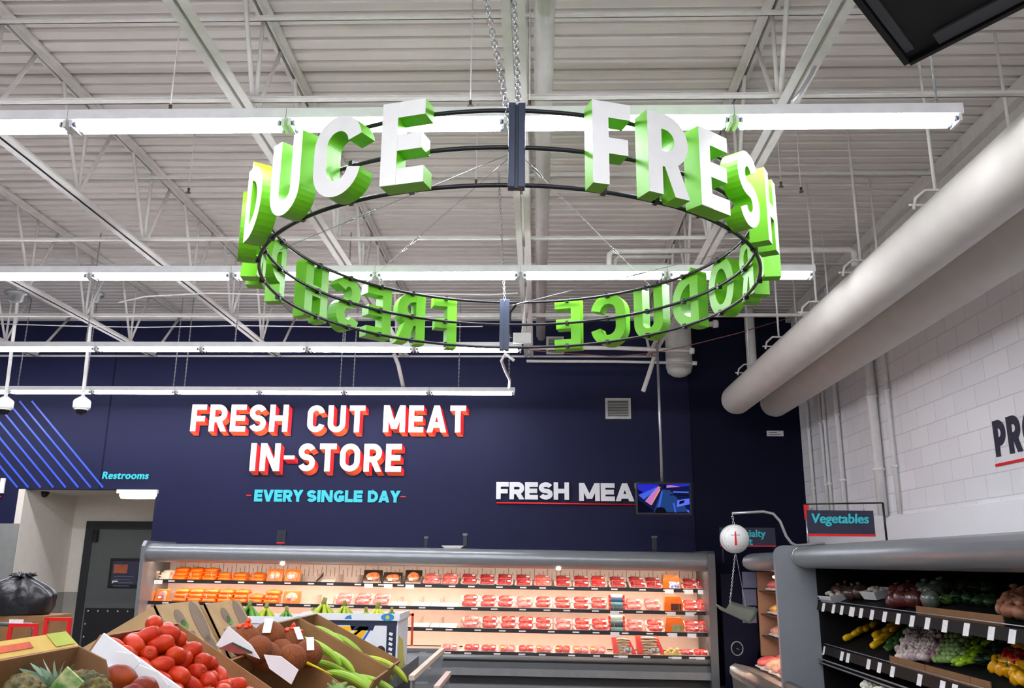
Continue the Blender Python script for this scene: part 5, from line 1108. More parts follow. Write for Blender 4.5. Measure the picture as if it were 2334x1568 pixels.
A = at(1632, 1376, Y=SY - 0.16) - O_; B = at(1698, 1412, Y=SY - 0.16) - O_; C = at(1728, 1388, Y=SY + 0.16) - O_; D = at(1664, 1370, Y=SY + 0.16) - O_
m = MB(); n = 8
for i in range(n + 1):
    for j in range(n + 1):
        u, v = i / n, j / n; p = A.lerp(B, u).lerp(D.lerp(C, u), v); p = p - Vector((0, 0, 0.07 * (1 - (2 * v - 1) ** 2))); m.v.append(tuple(p))
for i in range(n):
    for j in range(n): m.face([i * (n + 1) + j, (i + 1) * (n + 1) + j, (i + 1) * (n + 1) + j + 1, i * (n + 1) + j + 1], 0, True)
pn = m.build('pan', mat('pan_steel', (168, 174, 160), 0.3, metal=0.75), sc_); pn.modifiers.new('s', 'SOLIDIFY').thickness = 0.006
# Vegetables sign
VSY = 8.2
a = at(1838, 1163, Y=VSY); b = at(1995, 1222, Y=VSY); f1 = at(1836, 1149, Y=VSY); f2 = at(2012, 1146, Y=VSY); f3 = at(2021, 1228, Y=VSY)
base = Vector((f3.x, VSY, vz)); t = thing('vegetables_sign', 'navy sign Vegetables in teal hanging from a thin black frame on the case', 'sign', base)
m = MB(); m.tube([f1 - base, f2 - base], 0.008, 6); m.tube([f2 - base, Vector((0, 0, 0))], 0.01, 6); m.box((0, 0, 0.006), (0.08, 0.06, 0.012)); m.build('frame', BLACKM, t)
w, h = b.x - a.x, a.z - b.z
m = MB(); m.span((0, -0.008, 0), (w, 0.008, h)); m.build('panel', MATS['sign_navy'], t, loc=Vector((a.x, VSY, b.z)) - base)
m = MB(); m.span((0, -0.011, -0.004), (w, 0.011, 0.018)); m.build('red_edge', RED, t, loc=Vector((a.x, VSY, b.z)) - base)
font_mesh('lettering', 'Vegetables', 0.122, TEAL, t, Vector((a.x + 0.035, VSY - 0.010, a.z - 0.115)) - base, (PI / 2, 0, 0), 0.0045, 0.0015, 1.0, 0.1)
m = MB()
for px in (1848, 1968): q = at(px, 1150, Y=VSY); m.tube([q - base, Vector((q.x, VSY, a.z)) - base], 0.003, 5)
m.build('hooks', ZINC, t)
q = at(1832, 1150, Y=9.6); m = MB(); m.span((0, 0, -0.16), (0.05, 0.012, 0)); m.tube([(0.02, 0.006, -0.16), (0.02, 0.006, 1.80 - q.z)], 0.012, 6, m=1); o = m.build('sign_edge', [RED, GALV], loc=q); tag(o, 'red end of another sign seen behind the Vegetables sign', 'sign')
# ================================================================ PRODUCE TABLE IN THE FOREGROUND
TA = rad(31)
def slope_box(name, label, corner, L, Wd, D, mats, wall=0.008, parts=(), tilt=TA, group=None, rz=0.0, h=(1, 1, 1, 1), cat='carton'):
    """open carton; corner = rear near rim corner; x down the slope, y along the table. h scales rear, near, far, front wall heights"""
    M_ = Matrix.Translation(corner) @ Matrix.Rotation(rz, 4, 'Z') @ Matrix.Rotation(tilt, 4, 'Y')
    m = MB(); b = -D
    m.span((0, 0, b), (L, Wd, b + wall), 1)
    m.span((0, 0, b + wall), (wall, Wd, b + D * h[0]), 0); m.span((wall, 0, b + wall), (L - wall, wall, b + D * h[1]), 0); m.span((wall, Wd - wall, b + wall), (L - wall, Wd, b + D * h[2]), 0); m.span((L - wall, 0, b + wall), (L, Wd, b + D * h[3]), 0)
    o = m.build(name, mats, loc=corner, rot=(0, tilt, rz)); tag(o, label, cat, group)
    return o, M_
# table body
tb = thing('produce_table', 'double sided sloped produce table under the cartons, pale metal ridge', 'display table', (-1.24, 3.2, 0))
m = MB(); m.span((-0.03, -1.9, 0.55), (0.03, 1.5, 1.18)); m.build('spine', GREYD, tb)
m = MB(); m.span((-0.035, -1.9, 1.18), (0.035, 1.5, 1.22)); m.build('ridge_rail', mat('ridge_rail', (176, 182, 188), 0.35, metal=0.3), tb)
for s in (1, -1):
    m = MB(); a = TA * s; c = Vector((s * 0.5, -0.2, 1.13 - 0.5 * math.tan(TA))); m.box(c, (1.1, 3.4, 0.02), rot=(0, a, 0)); m.build('sloped_deck', GREYD, tb)
m = MB(); m.span((-0.9, -1.85, 0.05), (0.9, 1.45, 0.55)); m.build('base', BLACKP, tb)
# ---- roma tomato carton
rn = at(257, 1451, Y=2.48); rf = at(400, 1416, Y=3.0)
cor = Vector((min(rn.x, rf.x) + 0.0, 2.485, (rn.z + rf.z) / 2))
tbx, TM = slope_box('tomato_carton', 'brown carton heaped with red plum tomatoes, white inner side toward the pineapples', cor, 0.62, 0.53, 0.15, [CARD, CARDD], h=(1.0, 1.0, 1.0, .8))
m = MB(); m.span((0.01, -0.012, -0.16), (0.6, -0.002, 0.012)); m.build('white_side', CARDW, tbx)
TOM = mat('tomato_red', (166, 32, 7), 0.38, rgb2=(180, 52, 10), scale=9, spec=0.25)
def make_tomato(seed):
    m = MB(); rr = random.Random(seed); e = rr.uniform(.033, .037)
    prof = [(0.002, -e * .96), (0.009, -e), (0.018, -e * .82), (0.0235, -e * .4), (0.0252, e * .1), (0.023, e * .55), (0.016, e * .9), (0.008, e), (0.003, e * .93)]
    m.lathe([(r_ * 0.98, z) for r_, z in prof], 18); t = m.build('plum_tomato', TOM)
    s = MB(); s.ball((0, 0, e * .94), (0.004, 0.004, 0.002), 8, 5); s.build('stem_scar', mat('stem_scar', (120, 96, 40), 0.6), t); return t
toms = [make_tomato(k) for k in range(3)]
for t in toms: tag(t, 'x', 'tomato')
cnt = 0; usedt = [False] * 3
def put_tom(p, lab, sc):
    global cnt
    k = cnt % 3; cnt += 1; rot = (rnd.uniform(0.9, 2.2), rnd.uniform(-.6, .6), rnd.uniform(0, 6.3))
    if not usedt[k]: usedt[k] = True; t = toms[k]; t['label'] = lab; t['group'] = 'plum tomatoes'; t.location = p; t.rotation_euler = rot; t.scale = (sc,) * 3
    else: dup(toms[k], lab, 'plum tomatoes', p, rot, sc)
def hgt(u, v):  # heap surface over the carton, in box coordinates
    c = (v - 0.24) / 0.24
    return -0.045 + 0.09 * max(0, 1 - c * c) * (1.0 - 0.75 * max(0, (u - 0.10)) / 0.5) * min(1, u / 0.05 + 0.35)
placed = []
for lay in range(4):
    for ru in range(11):
        for rv in range(9):
            u = 0.038 + ru * 0.054 + (0.027 if (rv + lay) % 2 else 0); v = 0.045 + rv * 0.055 + rnd.uniform(-.006, .006); u += rnd.uniform(-.006, .006)
            z = -0.115 + lay * 0.046 + (0.02 if rv % 2 else 0)
            if u > 0.585 or v > 0.49: continue
            if z > hgt(u, v) or z < hgt(u, v) - 0.075: continue
            placed.append((u, v, z, ru, rv, lay))
for (u, v, z, ru, rv, lay) in placed:
    p = TM @ Vector((u, v, z))
    put_tom(p, 'plum tomato, %s from the white side, %s down the slope%s' % (ORD[rv], ORD[ru], '' if lay == max(q[5] for q in placed if q[3] == ru and q[4] == rv) else ', layer %d down' % (1 + max(q[5] for q in placed if q[3] == ru and q[4] == rv) - lay)), rnd.uniform(1.02, 1.2))
# ---- mango carton between pineapples and tomatoes
cm_ = Vector((cor.x + 0.05, 2.29, cor.z - 0.075))
mbx, MM = slope_box('mango_carton', 'narrow white lined carton of mangoes between the pineapples and the tomatoes', cm_, 0.6, 0.18, 0.12, [CARDW, CARDW])
for k, (u, v, yaw, c) in enumerate(((0.0, 0.02, 0.3, 0), (0.10, 0.03, -0.2, 0))):
    pp_ = [[(252, 1493), (264, 1484), (303, 1491), (318, 1510), (300, 1532), (262, 1524)], [(316, 1515), (360, 1532), (384, 1562), (372, 1600), (305, 1560), (303, 1530)]][k]
    MI = MM.inverted(); m = MB(); m.prism([MI @ at(x_, y_, Y=2.44) for x_, y_ in pp_], MI.to_3x3() @ Vector((0, 0.005, 0))); m.build('paper_liner', CARDW, mbx)
MAN = mat('mango_skin', (96, 12, 18), 0.4, rgb2=(150, 64, 22), scale=9, spec=0.25)
mang = None
for k, (px, py, Yv) in enumerate(((275, 1545, 2.38), (330, 1572, 2.37), (372, 1604, 2.38), (300, 1592, 2.33))):
    p = at(px, py, Y=Yv)
    if mang is None: m = MB(); m.ball((0, 0, 0), (0.045, 0.036, 0.033), 18, 12, lump=0.05, seed=2); mang = m.build('mango', MAN, loc=p, rot=(0, .3, .5)); tag(mang, 'red and orange mango nearest the white paper', 'mango', 'mangoes')
    else: dup(mang, 'red and orange mango below the first one, ' + ORD[k] + ' down the slope', 'mangoes', p, (0.5 * k, .3, 1.3 * k))
# ---- pineapple carton
cp_ = at(178, 1470, Y=2.27); cp0 = Vector((cp_.x, 1.72, cp_.z + 0.0))
pbx, PM = slope_box('pineapple_carton', 'brown carton with a printed yellow flap holding pineapples, bottom left corner', cp0, 0.55, 0.55, 0.17, [CARD, CARDD], tilt=rad(24), h=(1, 1, .12, .3))
m = MB(); m.prism([(0.008, 0.55, -0.162), (0.008, 0.55, -0.0), (0.085, 0.55, 0.0), (0.115, 0.55, -0.03), (0.135, 0.55, -0.15)], (0, -0.008, 0)); m.build('torn_side', CARDD, pbx)
m = MB(); m.prism([(0.002, -0.35, 0.002), (0.002, 0.55, 0.0), (-0.04, 0.54, 0.018), (-0.04, -0.35, 0.018)], (-0.004, 0, -0.008)); fl = m.build('printed_flap', mat('flap_yellow', (206, 170, 84), 0.7, var=0.1), pbx)
m = MB(); m.prism([(-0.010, 0.10, 0.0067), (-0.010, 0.36, 0.0067), (-0.026, 0.36, 0.0135), (-0.026, 0.10, 0.0135)], (-0.0005, 0, 0.001)); m.prism([(-0.003, 0.45, 0.0036), (-0.003, 0.54, 0.0036), (-0.039, 0.535, 0.0190), (-0.039, 0.445, 0.0190)], (-0.0005, 0, 0.001), 1); m.build('flap_print', [mat('print_red', (196, 84, 50), 0.7, var=0.2, scale=40), mat('print_green', (170, 180, 70), 0.7)], fl)
m = MB(); m.prism([(0.02, -0.001, -0.12), (0.3, -0.001, -0.12), (0.3, -0.001, -0.03), (0.02, -0.001, -0.03)], (0, -0.0015, 0)); m.build('red_print', RED, pbx)
PINE = mat('pineapple_skin', (104, 88, 36), 0.65, rgb2=(58, 60, 28), scale=30, bump=0.4, bscale=60); PLEAF = mat('pineapple_leaf', (120, 146, 120), 0.5, rgb2=(150, 172, 150), scale=10)
def pineapple():
    m = MB(); n, k = 72, 48; L = 0.15
    for i in range(k + 1):
        t = i / k; r_ = 0.056 * (math.sin(PI * min(max(t, 0.03), 0.97)) ** 0.42)
        for j in range(n):
            a = 2 * PI * j / n; bumpv = abs(math.sin(5 * a + t * 17)) * abs(math.sin(5 * a - t * 17)); q = r_ * (0.90 + 0.20 * bumpv ** 0.6)
            m.v.append((q * math.cos(a), q * math.sin(a), (t - 0.5) * L))
    for i in range(k):
        for j in range(n): m.face([i * n + j, i * n + (j + 1) % n, (i + 1) * n + (j + 1) % n, (i + 1) * n + j], 0, True)
    m.face(list(reversed(range(n)))); m.face([k * n + j for j in range(n)])
    o = m.build('pineapple', PINE); c = MB(); rr = random.Random(3)
    for i in range(34):
        a = i * 2.4; lv = i / 34; el = 0.35 + 1.1 * lv; Ls = 0.075 * (0.65 + 0.6 * lv); d = Vector((math.cos(a) * math.cos(el), math.sin(a) * math.cos(el), math.sin(el))); s = Vector((-math.sin(a), math.cos(a), 0))
        b0 = Vector((math.cos(a), math.sin(a), 0)) * 0.016 * (1 - lv) + Vector((0, 0, L / 2 - 0.008 + 0.02 * lv)); pr = []
        for t, w in ((0, .011), (.4, .010), (.8, .005), (1, .0008)): q = b0 + d * (Ls * t) + Vector((0, 0, -0.03 * t * t * (1 - lv))); pr += [q - s * w, q + d.cross(s) * -0.004 * (1 - t), q + s * w]
        o_ = len(c.v); c.v += [tuple(x) for x in pr]
        for q in range(3):
            for e in range(2): c.face([o_ + q * 3 + e, o_ + q * 3 + e + 1, o_ + q * 3 + e + 4, o_ + q * 3 + e + 3], 0, True)
    c.build('crown', PLEAF, o); return o
pins = None
for k, (px, py, Yv, rot, lab) in enumerate(((192, 1584, 2.08, (0.25, -1.2, 0.0), 'pineapple beside the carton wall with its leafy crown pointing left'), (50, 1612, 1.93, (0.3, 2.9, 0.3), 'pineapple at the left, under the crown of the other one'), (-4, 1606, 2.06, (0.0, 2.9, 0.3), 'pineapple half hidden below the left edge'))):
    p = at(px, py, Y=Yv)
    if pins is None: pins = pineapple(); tag(pins, lab, 'pineapple', 'pineapples'); pins.location = p; pins.rotation_euler = rot; pins.scale = (.9,) * 3
    else: dup(pins, lab, 'pineapples', p, rot)
p = at(150, 1562, Y=1.98); m = MB(); m.box((0, 0, 0), (0.05, 0.004, 0.07)); o = m.build('fruit_tag', mat('tag_green_yellow', (220, 226, 170), 0.5, rgb2=(90, 150, 70), scale=30), loc=p, rot=(0.4, 0.7, 0.2)); tag(o, 'green and white paper tag lying on the pineapples', 'tag')
# ---- printed brown cartons on the far slope
FACE = mat('print_grey', (122, 104, 88), 0.8, var=0.1)
def back_carton(label, pn, pf, Yn, Yf, extra_left=True):
    a = at(*pn, Y=Yn); b = at(*pf, Y=Yf); x = (a.x + b.x) / 2; z = a.z
    o = MB(); L, Wd, D = 0.55, Yf - Yn, 0.24
    o.span((-L, 0, -D), (0, Wd, -D + 0.008), 1); o.span((-0.008, 0, -D), (0, Wd, 0), 0); o.span((-L, 0, -D), (-L + 0.008, Wd, 0), 0); o.span((-L, 0, -D), (0, 0.008, 0), 0); o.span((-L, Wd - 0.008, -D), (0, Wd, 0), 0)
    o = o.build('printed_carton', [CARDL, CARDD], loc=(x, Yn, z), rot=(0, -TA, 0)); tag(o, label, 'carton', 'printed brown cartons')
    m = MB()
    def ell(cy, cz, ry, rz_, mm): m.prism([(0.0015, cy + ry * math.cos(q * PI / 12), cz + rz_ * math.sin(q * PI / 12)) for q in range(24)], (-0.001, 0, 0), mm)
    ell(Wd * 0.80, -0.085, 0.055, 0.085, 0); ell(Wd * 0.80, -0.02 - 0.17, 0.05, 0.05, 0); ell(Wd * 0.38, -0.06, 0.04, 0.035, 0); ell(Wd * 0.42, -0.085, 0.03, 0.02, 1)
    m.span((0.0005, Wd * 0.16, -0.135), (0.0018, Wd * 0.56, -0.115), 0); m.span((0.0005, Wd * 0.2, -0.175), (0.0018, Wd * 0.58, -0.145), 1)
    m.build('printed_logo', [FACE, mat('print_leaf_green', (92, 140, 70), 0.8)], o)
    m = MB(); m.span((-0.2, -0.0015, -0.1), (-0.1, 0.0, -0.05), 0); m.span((-0.42, -0.0015, -0.12), (-0.28, 0.0, -0.095), 1); m.build('side_print', [MATS['print_leaf_green'], FACE], o)
    return o
back_carton('left of the two printed brown cartons, behind the tomatoes', (358, 1379), (448, 1366), 3.02, 3.40)
back_carton('right of the two printed brown cartons, left of the bananas', (462, 1376), (551, 1361), 3.46, 3.86)
# ---- coconut carton
cc_ = Vector((cor.x + 0.13, 3.08, cor.z - 0.10))
cbx, CMt = slope_box('coconut_carton', 'carton with white flaps holding netted coconuts', cc_, 0.66, 0.62, 0.17, [CARD, CARDD], h=(.7, .75, 1, .9))
CI = CMt.inverted()
def cpoly(pp, Yv, mm=0): m.prism([CI @ at(x, y, Y=Yv) for x, y in pp], CI.to_3x3() @ Vector((0, 0.005, 0)), mm)
m = MB(); cpoly([(492, 1471), (520, 1427), (572, 1470), (592, 1502), (560, 1490), (500, 1474)], 3.06); m.build('white_flap', CARDW, cbx)
m = MB(); cpoly([(601, 1492), (640, 1496), (680, 1527), (664, 1560), (614, 1524)], 3.05); m.build('white_flap', CARDW, cbx)
m = MB(); cpoly([(498, 1478), (526, 1465), (575, 1490), (540, 1490)], 3.045, 0); cpoly([(526, 1465), (530, 1464), (575, 1486), (573, 1490)], 3.043, 1); m.build('printed_label', [mat('label_maroon', (130, 60, 58), 0.6, var=0.2, scale=20), mat('label_green_dark', (30, 70, 44), 0.6)], cbx)
m = MB(); m.span((0.66, 0.0, -0.17), (0.672, 0.62, -0.02)); m.build('maroon_front', mat('maroon_card', (96, 22, 34), 0.6), cbx)
COCO = mat('coconut_husk', (118, 58, 24), 0.75, rgb2=(162, 86, 36), scale=22, bump=0.7, bscale=80, stretch=(1, 1, 0.25)); NET = mat('orange_net', (226, 70, 24), 0.5, var=0.15, scale=40)
coco = None
for k, (px, py, Yv, r_) in enumerate(((560, 1462, 3.45, .062), (614, 1452, 3.62, .066), (664, 1466, 3.66, .058), (607, 1496, 3.40, .056), (664, 1502, 3.46, .058), (702, 1490, 3.60, .058), (640, 1488, 3.58, .055), (590, 1480, 3.35, .052))):
    p = at(px, py, Y=Yv); lab = 'brown netted coconut, ' + ['upper left with an orange net knot', 'top middle with a white tag', 'upper right behind the tagged one', 'lower left by the white flap', 'bottom middle', 'rightmost with a hanging tag and yellow tie', 'middle one half hidden', 'left one half hidden'][k]
    if coco is None: m = MB(); m.ball((0, 0, 0), (1, 1, .95), 22, 14, lump=0.025, seed=6); coco = m.build('coconut', COCO, loc=p); coco.scale = (r_,) * 3; tag(coco, lab, 'coconut', 'netted coconuts'); o = coco
    else:
        o = coco.copy(); COL.objects.link(o); o.location = p; o.scale = (r_,) * 3; o['label'] = lab; o.rotation_euler = (0, 0, 0) if k in (1, 2, 5) else (rnd.uniform(-.6, .6), rnd.uniform(-.6, .6), rnd.uniform(0, 6))
    if k in (0, 2):
        m = MB(); rr = random.Random(k)
        for q in range(16): a = rr.uniform(0, 6.28); e = rr.uniform(.9, 1.5); d = Vector((math.cos(a) * math.cos(e), math.sin(a) * math.cos(e), math.sin(e))); m.ball(d * 1.02, (0.16, 0.16, 0.10), 7, 5, lump=.2, seed=q)
        m.tube([(0, 0, 0.95), (0.1, -0.1, 1.25), (0.2, -0.1, 1.3)], [0.2, 0.12, 0.16], 8); m.build('net_top', NET, o)
    if k in (1, 2, 5):
        m = MB(); m.box((0, -0.75, 0.72), (0.5, 0.03, 1.0), rot=(-0.65, 0, 0.0)); m.box((0, -0.82, 0.52), (0.28, 0.03, 0.34), m=1, rot=(-0.65, 0, 0)); tg = m.build('paper_tag', [TAGW, mat('tag_print', (120, 118, 124), 0.6, var=0.3, scale=60)], o); tg.rotation_euler = (0, 0, [0, .1, .9, 0, 0, .4][k]) if k != 1 else (0, 0, 0.1)
    if k == 5: m = MB(); m.tube([(0.2, -0.9, -0.5), (0.9, -1.0, -0.75), (2.0, -1.1, -1.2)], [0.12, 0.06, 0.03], 8); m.build('yellow_tie', mat('tie_yellow', (236, 216, 30), 0.5), o)
# ---- plantain carton with two compartments
n1 = at(631, 1418, Y=3.93); f1_ = at(857, 1545, Y=3.93)
tl_ = math.atan2(n1.z - f1_.z, f1_.x - n1.x); L1 = (f1_ - n1).length
px1, PMx = slope_box('plantain_carton', 'brown carton of green plantains behind the coconuts, nearer compartment', n1, L1, 0.34, 0.2, [CARD, CARDD], tilt=tl_, group='plantain cartons', h=(1, .55, 1, .95))
n2 = at(700, 1403, Y=4.30); px2, PMy = slope_box('plantain_carton', 'brown carton of green plantains, farther compartment beside the banana box', Vector((n1.x, 4.29, n1.z)), L1, 0.33, 0.2, [CARD, CARDD], tilt=tl_, group='plantain cartons')
PLA = mat('plantain_green', (124, 168, 40), 0.4, rgb2=(156, 190, 60), scale=7); PLY = mat('plantain_yellow', (186, 194, 50), 0.4, rgb2=(150, 180, 50), scale=7)
def plantain(col, L=0.26, r_=0.021, bend=0.5):
    m = MB(); P_ = []; R_ = []
    for i in range(13):
        t = i / 12; a = (t - .5) * 2 * bend; P_.append((L / (2 * bend) * math.sin(a) if bend else (t - .5) * L, 0, L / (2 * bend) * (math.cos(a) - 1))); R_.append(r_ * (0.28 + 0.72 * min(1, math.sin(PI * (0.04 + .92 * t)) * 1.7)) if 0 < i < 12 else r_ * .25)
    m.tube(P_, R_, 5, smooth=False); o = m.build('plantain', col)
    md = o.modifiers.new('s', 'SUBSURF'); md.levels = md.render_levels = 1
    s = MB(); a0 = Vector(P_[0]); d = (Vector(P_[0]) - Vector(P_[1])).normalized(); s.tube([a0 - d * .004, a0 + d * 0.028], [r_ * .3, r_ * .25], 6); s.build('stem', mat('plantain_stem', (110, 120, 40), 0.6), o); return o
pl = {}
for k, (M_, u, v, z, yw, col, lab) in enumerate([(PMx, .20, .12, -.02, .1, 0, 'large green plantain at the top of the nearer compartment'), (PMx, .27, .20, -.04, -.1, 0, 'green plantain beside the largest one, nearer compartment'), (PMx, .42, .10, -.07, .05, 0, 'green plantain halfway down the nearer compartment'), (PMx, .46, .18, -.07, -.05, 0, 'green plantain lowest in the nearer compartment, left'), (PMx, .50, .25, -.06, .1, 0, 'green plantain lowest in the nearer compartment, right'),
     (PMx, .30, .27, -.10, .0, 0, 'green plantain buried along the divider of the nearer compartment'),
     (PMy, .17, .10, -.015, -.1, 0, 'green plantain highest in the farther compartment'), (PMy, .24, .17, -.02, .1, 0, 'second green plantain from the top in the farther compartment'), (PMy, .36, .10, -.03, .0, 0, 'green plantain along the divider in the farther compartment'), (PMy, .47, .18, -.02, .15, 1, 'yellowing plantain at the lower end of the farther compartment'), (PMy, .40, .22, -.06, -.1, 0, 'green plantain under the yellowing one')]):
    p = M_ @ Vector((u, v, z)); 
    if col not in pl: pl[col] = o = plantain([PLA, PLY][col], 0.27); tag(o, lab, 'plantain', 'plantains'); o.location = p; o.rotation_euler = (rnd.uniform(-.3, .3), tl_, yw)
    else: dup(pl[col], lab, 'plantains', p, (rnd.uniform(-.5, .5), tl_ + rnd.uniform(-.1, .1), yw), rnd.uniform(.92, 1.1))
# leafy bunch below, at the very bottom of the frame
for k, (px, py, Yv) in enumerate(((770, 1566, 3.2), (800, 1580, 3.3), (735, 1590, 3.2))):
    dup(NV['greens2'], 'pale green leafy bunch under the plantains at the bottom edge, ' + ['left', 'right', 'lowest'][k], 'lower leafy bunches', at(px, py + 16, Y=Yv), (0.3, 0, k), 0.5)

# ================================================================ BANANA DISPLAY
BY = 5.35
zt_ = at(905, 1402, Y=BY).z; zb_ = at(905, 1530, Y=BY).z; xr_ = at(906, 1460, Y=BY).x
bt = thing('banana_table', 'dark low table carrying the banana boxes', 'display table', (xr_ - 0.6, BY + 0.3, 0))
m = MB(); m.span((-0.75, -0.32, 0.0), (0.60, 0.55, zb_ - 0.08)); m.build('base', BLACKP, bt)
m = MB(); m.span((-0.78, -0.35, zb_ - 0.08), (0.615, 0.58, zb_)); m.build('top', GREYD, bt)
BBW = mat('banana_box_white', (232, 234, 240), 0.55, var=0.03); BBY = mat('banana_box_yellow', (240, 186, 24), 0.55); BBB = mat('banana_box_blue', (30, 84, 196), 0.5); BBN = mat('banana_box_navy', (34, 44, 66), 0.55)
def banana_box(label, x1, Yf, w, d, z0, z1, art=True):
    t = thing('banana_box', label, 'box', (x1 - w, Yf, z0), group='white banana boxes'); h = z1 - z0
    m = MB(); e = 0.01
    m.span((0, 0, 0), (w, e, h)); m.span((0, d - e, 0), (w, d, h)); m.span((0, e, 0), (e, d - e, h)); m.span((w - e, e, 0), (w, d - e, h)); m.span((e, e, 0), (w - e, d - e, e)); m.build('carton', BBW, t)
    lh = h * 0.10
    m = MB(); m.span((-0.008, -0.008, h - lh), (w + 0.008, 0.0, h + 0.008)); m.span((w, 0, h - lh), (w + 0.008, d, h + 0.008)); m.span((-0.008, 0, h - lh), (0, d, h + 0.008)); ld = m.build('lid_rim', BBW, t)
    if art:
        m = MB(); y = -0.0015
        def poly(pts_, mm): m.prism([(a * w, y, b * h) for a, b in pts_], (0, 0.001, 0), mm)
        poly([(0, .81), (.99, .81), (.99, .90), (0, .90)], 2); poly([(.885, 0), (.985, 0), (.985, .81), (.885, .81)], 2)
        poly([(.12, .79), (.56, .79), (.40, .50), (.02, .50)], 0); poly([(.60, .79), (.70, .79), (.55, .30), (.30, .30), (.40, .45)], 0); poly([(.60, .74), (.64, .74), (.42, .42), (.39, .42)], 1)
        poly([(.70, .74), (.72, .74), (.58, .30), (.55, .30)], 1); poly([(.60, .20), (.66, .20), (.68, .28), (.62, .30)], 1)
        poly([(.52, .72), (.74, .72), (.76, .81), (.50, .81)], 2)
        m.build('printed_art', [BBY, BBB, BBN], t)
        m = MB(); m.lathe([(0.028, 0), (0.028, 0.003)], 18, M=Euler((PI / 2, 0, 0)).to_matrix(), c=(w * .83, -0.001, h * .36)); m.build('hand_hole', mat('hole_dark', (40, 22, 16), 0.8), t)
        m = MB(); y = -0.0095
        for q in range(7): m.box((w * .93, -0.003, h * (.12 + .09 * q)), (0.022, 0.002, 0.016), rot=(0, 0.3, 0))
        m.build('side_letters', BBW, t)
        m = MB(); m.prism([(w * .89 + 0.04 * math.cos(q * PI / 10), -0.0085, h - lh * .4 + 0.022 * math.sin(q * PI / 10)) for q in range(20)], (0, -0.001, 0), 0); m.prism([(w * .89 + 0.012 * math.cos(q * PI / 10), -0.0100, h - lh * .4 + 0.012 * math.sin(q * PI / 10)) for q in range(20)], (0, -0.0005, 0), 1); m.prism([(w * .44, -0.0085, h - lh * .75), (w * .52, -0.0085, h - lh * .75), (w * .505, -0.0085, h), (w * .46, -0.0085, h - .01)], (0, -0.001, 0), 0); m.build('round_logo', [mat('logo_blue', (50, 130, 190), 0.5), mat('logo_yellow', (200, 200, 80), 0.5)], ld)
        m = MB(); m.prism([(w + 0.0015, 0.06, 0.0), (w + 0.0015, d * .8, 0.0), (w + 0.0015, d * .5, h * .5), (w + 0.0015, 0.04, h * .62)], (-0.001, 0, 0)); m.build('side_art', mat('box_side_yellow', (206, 200, 90), 0.55, var=0.15, scale=12), t)
    return t
banana_box('white banana box with blue and yellow print in front of the meat case', xr_, BY, 0.58, 0.40, zb_, zt_)
zt2 = at(600, 1408, Y=5.2).z
x2 = at(668, 1405, Y=5.2).x
banana_box('white banana box behind the coconuts, only its rim showing', x2, 5.2, 0.36, 0.40, zb_, zt2, False)
BAN1 = mat('banana_green', (160, 176, 36), 0.4, rgb2=(186, 192, 60), scale=8); BAN2 = mat('banana_yellow_green', (196, 200, 60), 0.4, rgb2=(170, 190, 60), scale=8); BAN3 = mat('banana_deep_green', (70, 130, 30), 0.4, rgb2=(110, 160, 50), scale=8)
def hand(col, n=6, seed=0):
    t = thing('banana_hand', 'x', 'bananas'); rr = random.Random(seed)
    m = MB(); m.tube([(0, 0, 0.19), (0, 0, 0.215), (0.006, 0, 0.235)], [0.016, 0.012, 0.011], 8); m.build('crown', mat('banana_crown', (110, 96, 40), 0.6, rgb2=(130, 140, 60), scale=20), t)
    for i in range(n):
        a = 2 * PI * i / n + rr.uniform(-.2, .2); R_ = 0.072 + rr.uniform(-.008, .012); d = Vector((math.cos(a), math.sin(a), 0)); P_ = []; rs = []
        for k in range(10): u = k / 9; P_.append(d * (0.010 + R_ * math.sin(u * 1.75)) + Vector((0, 0, 0.20 - 0.20 * u ** 1.15))); rs.append([.008, .009, .013, .017, .0185, .019, .018, .015, .010, .004][k])
        m = MB(); m.tube(P_, rs, 6); m.build('banana', col, t)
    return t
h1 = hand(BAN1, 7, 1); h2 = hand(BAN2, 7, 2); h3 = hand(BAN3, 6, 3); us = set()
for k, (px, py, Yv, hh, rz, sc_k, lab) in enumerate(((570, 1367, 5.35, h3, 0, 1.15, 'deep green banana hand next to the printed carton'), (608, 1374, 5.4, h1, 1, 1.0, 'small green banana hand, second from the left'), (654, 1382, 5.4, h3, 2, .95, 'deep green banana hand behind the coconuts, third from the left'), (739, 1362, 5.5, h1, .5, 1.25, 'tallest green banana hand behind the plantains'), (786, 1369, 5.55, h1, 2.2, 1.05, 'green banana hand left of the printed box art'), (861, 1373, 5.55, h2, .3, 1.2, 'yellow green banana hand over the middle of the banana box'), (893, 1384, 5.6, h3, 1.3, .85, 'small green banana tip at the right corner of the banana box'), (713, 1385, 5.6, h2, 1.0, .95, 'low yellow green banana hand left of the tallest one'), (835, 1384, 5.6, h1, 2.0, .9, 'low green banana hand left of the yellow green one'))):
    q = at(px, py, Y=Yv); loc = (q.x, q.y, q.z - 0.235 * sc_k)
    if id(hh) not in us: us.add(id(hh)); hh.location = loc; hh.rotation_euler = (0, 0, rz); hh.scale = (sc_k,) * 3; hh['label'] = lab; hh['group'] = 'banana hands'
    else: dup(hh, lab, 'banana hands', loc, (0, 0, rz), sc_k)
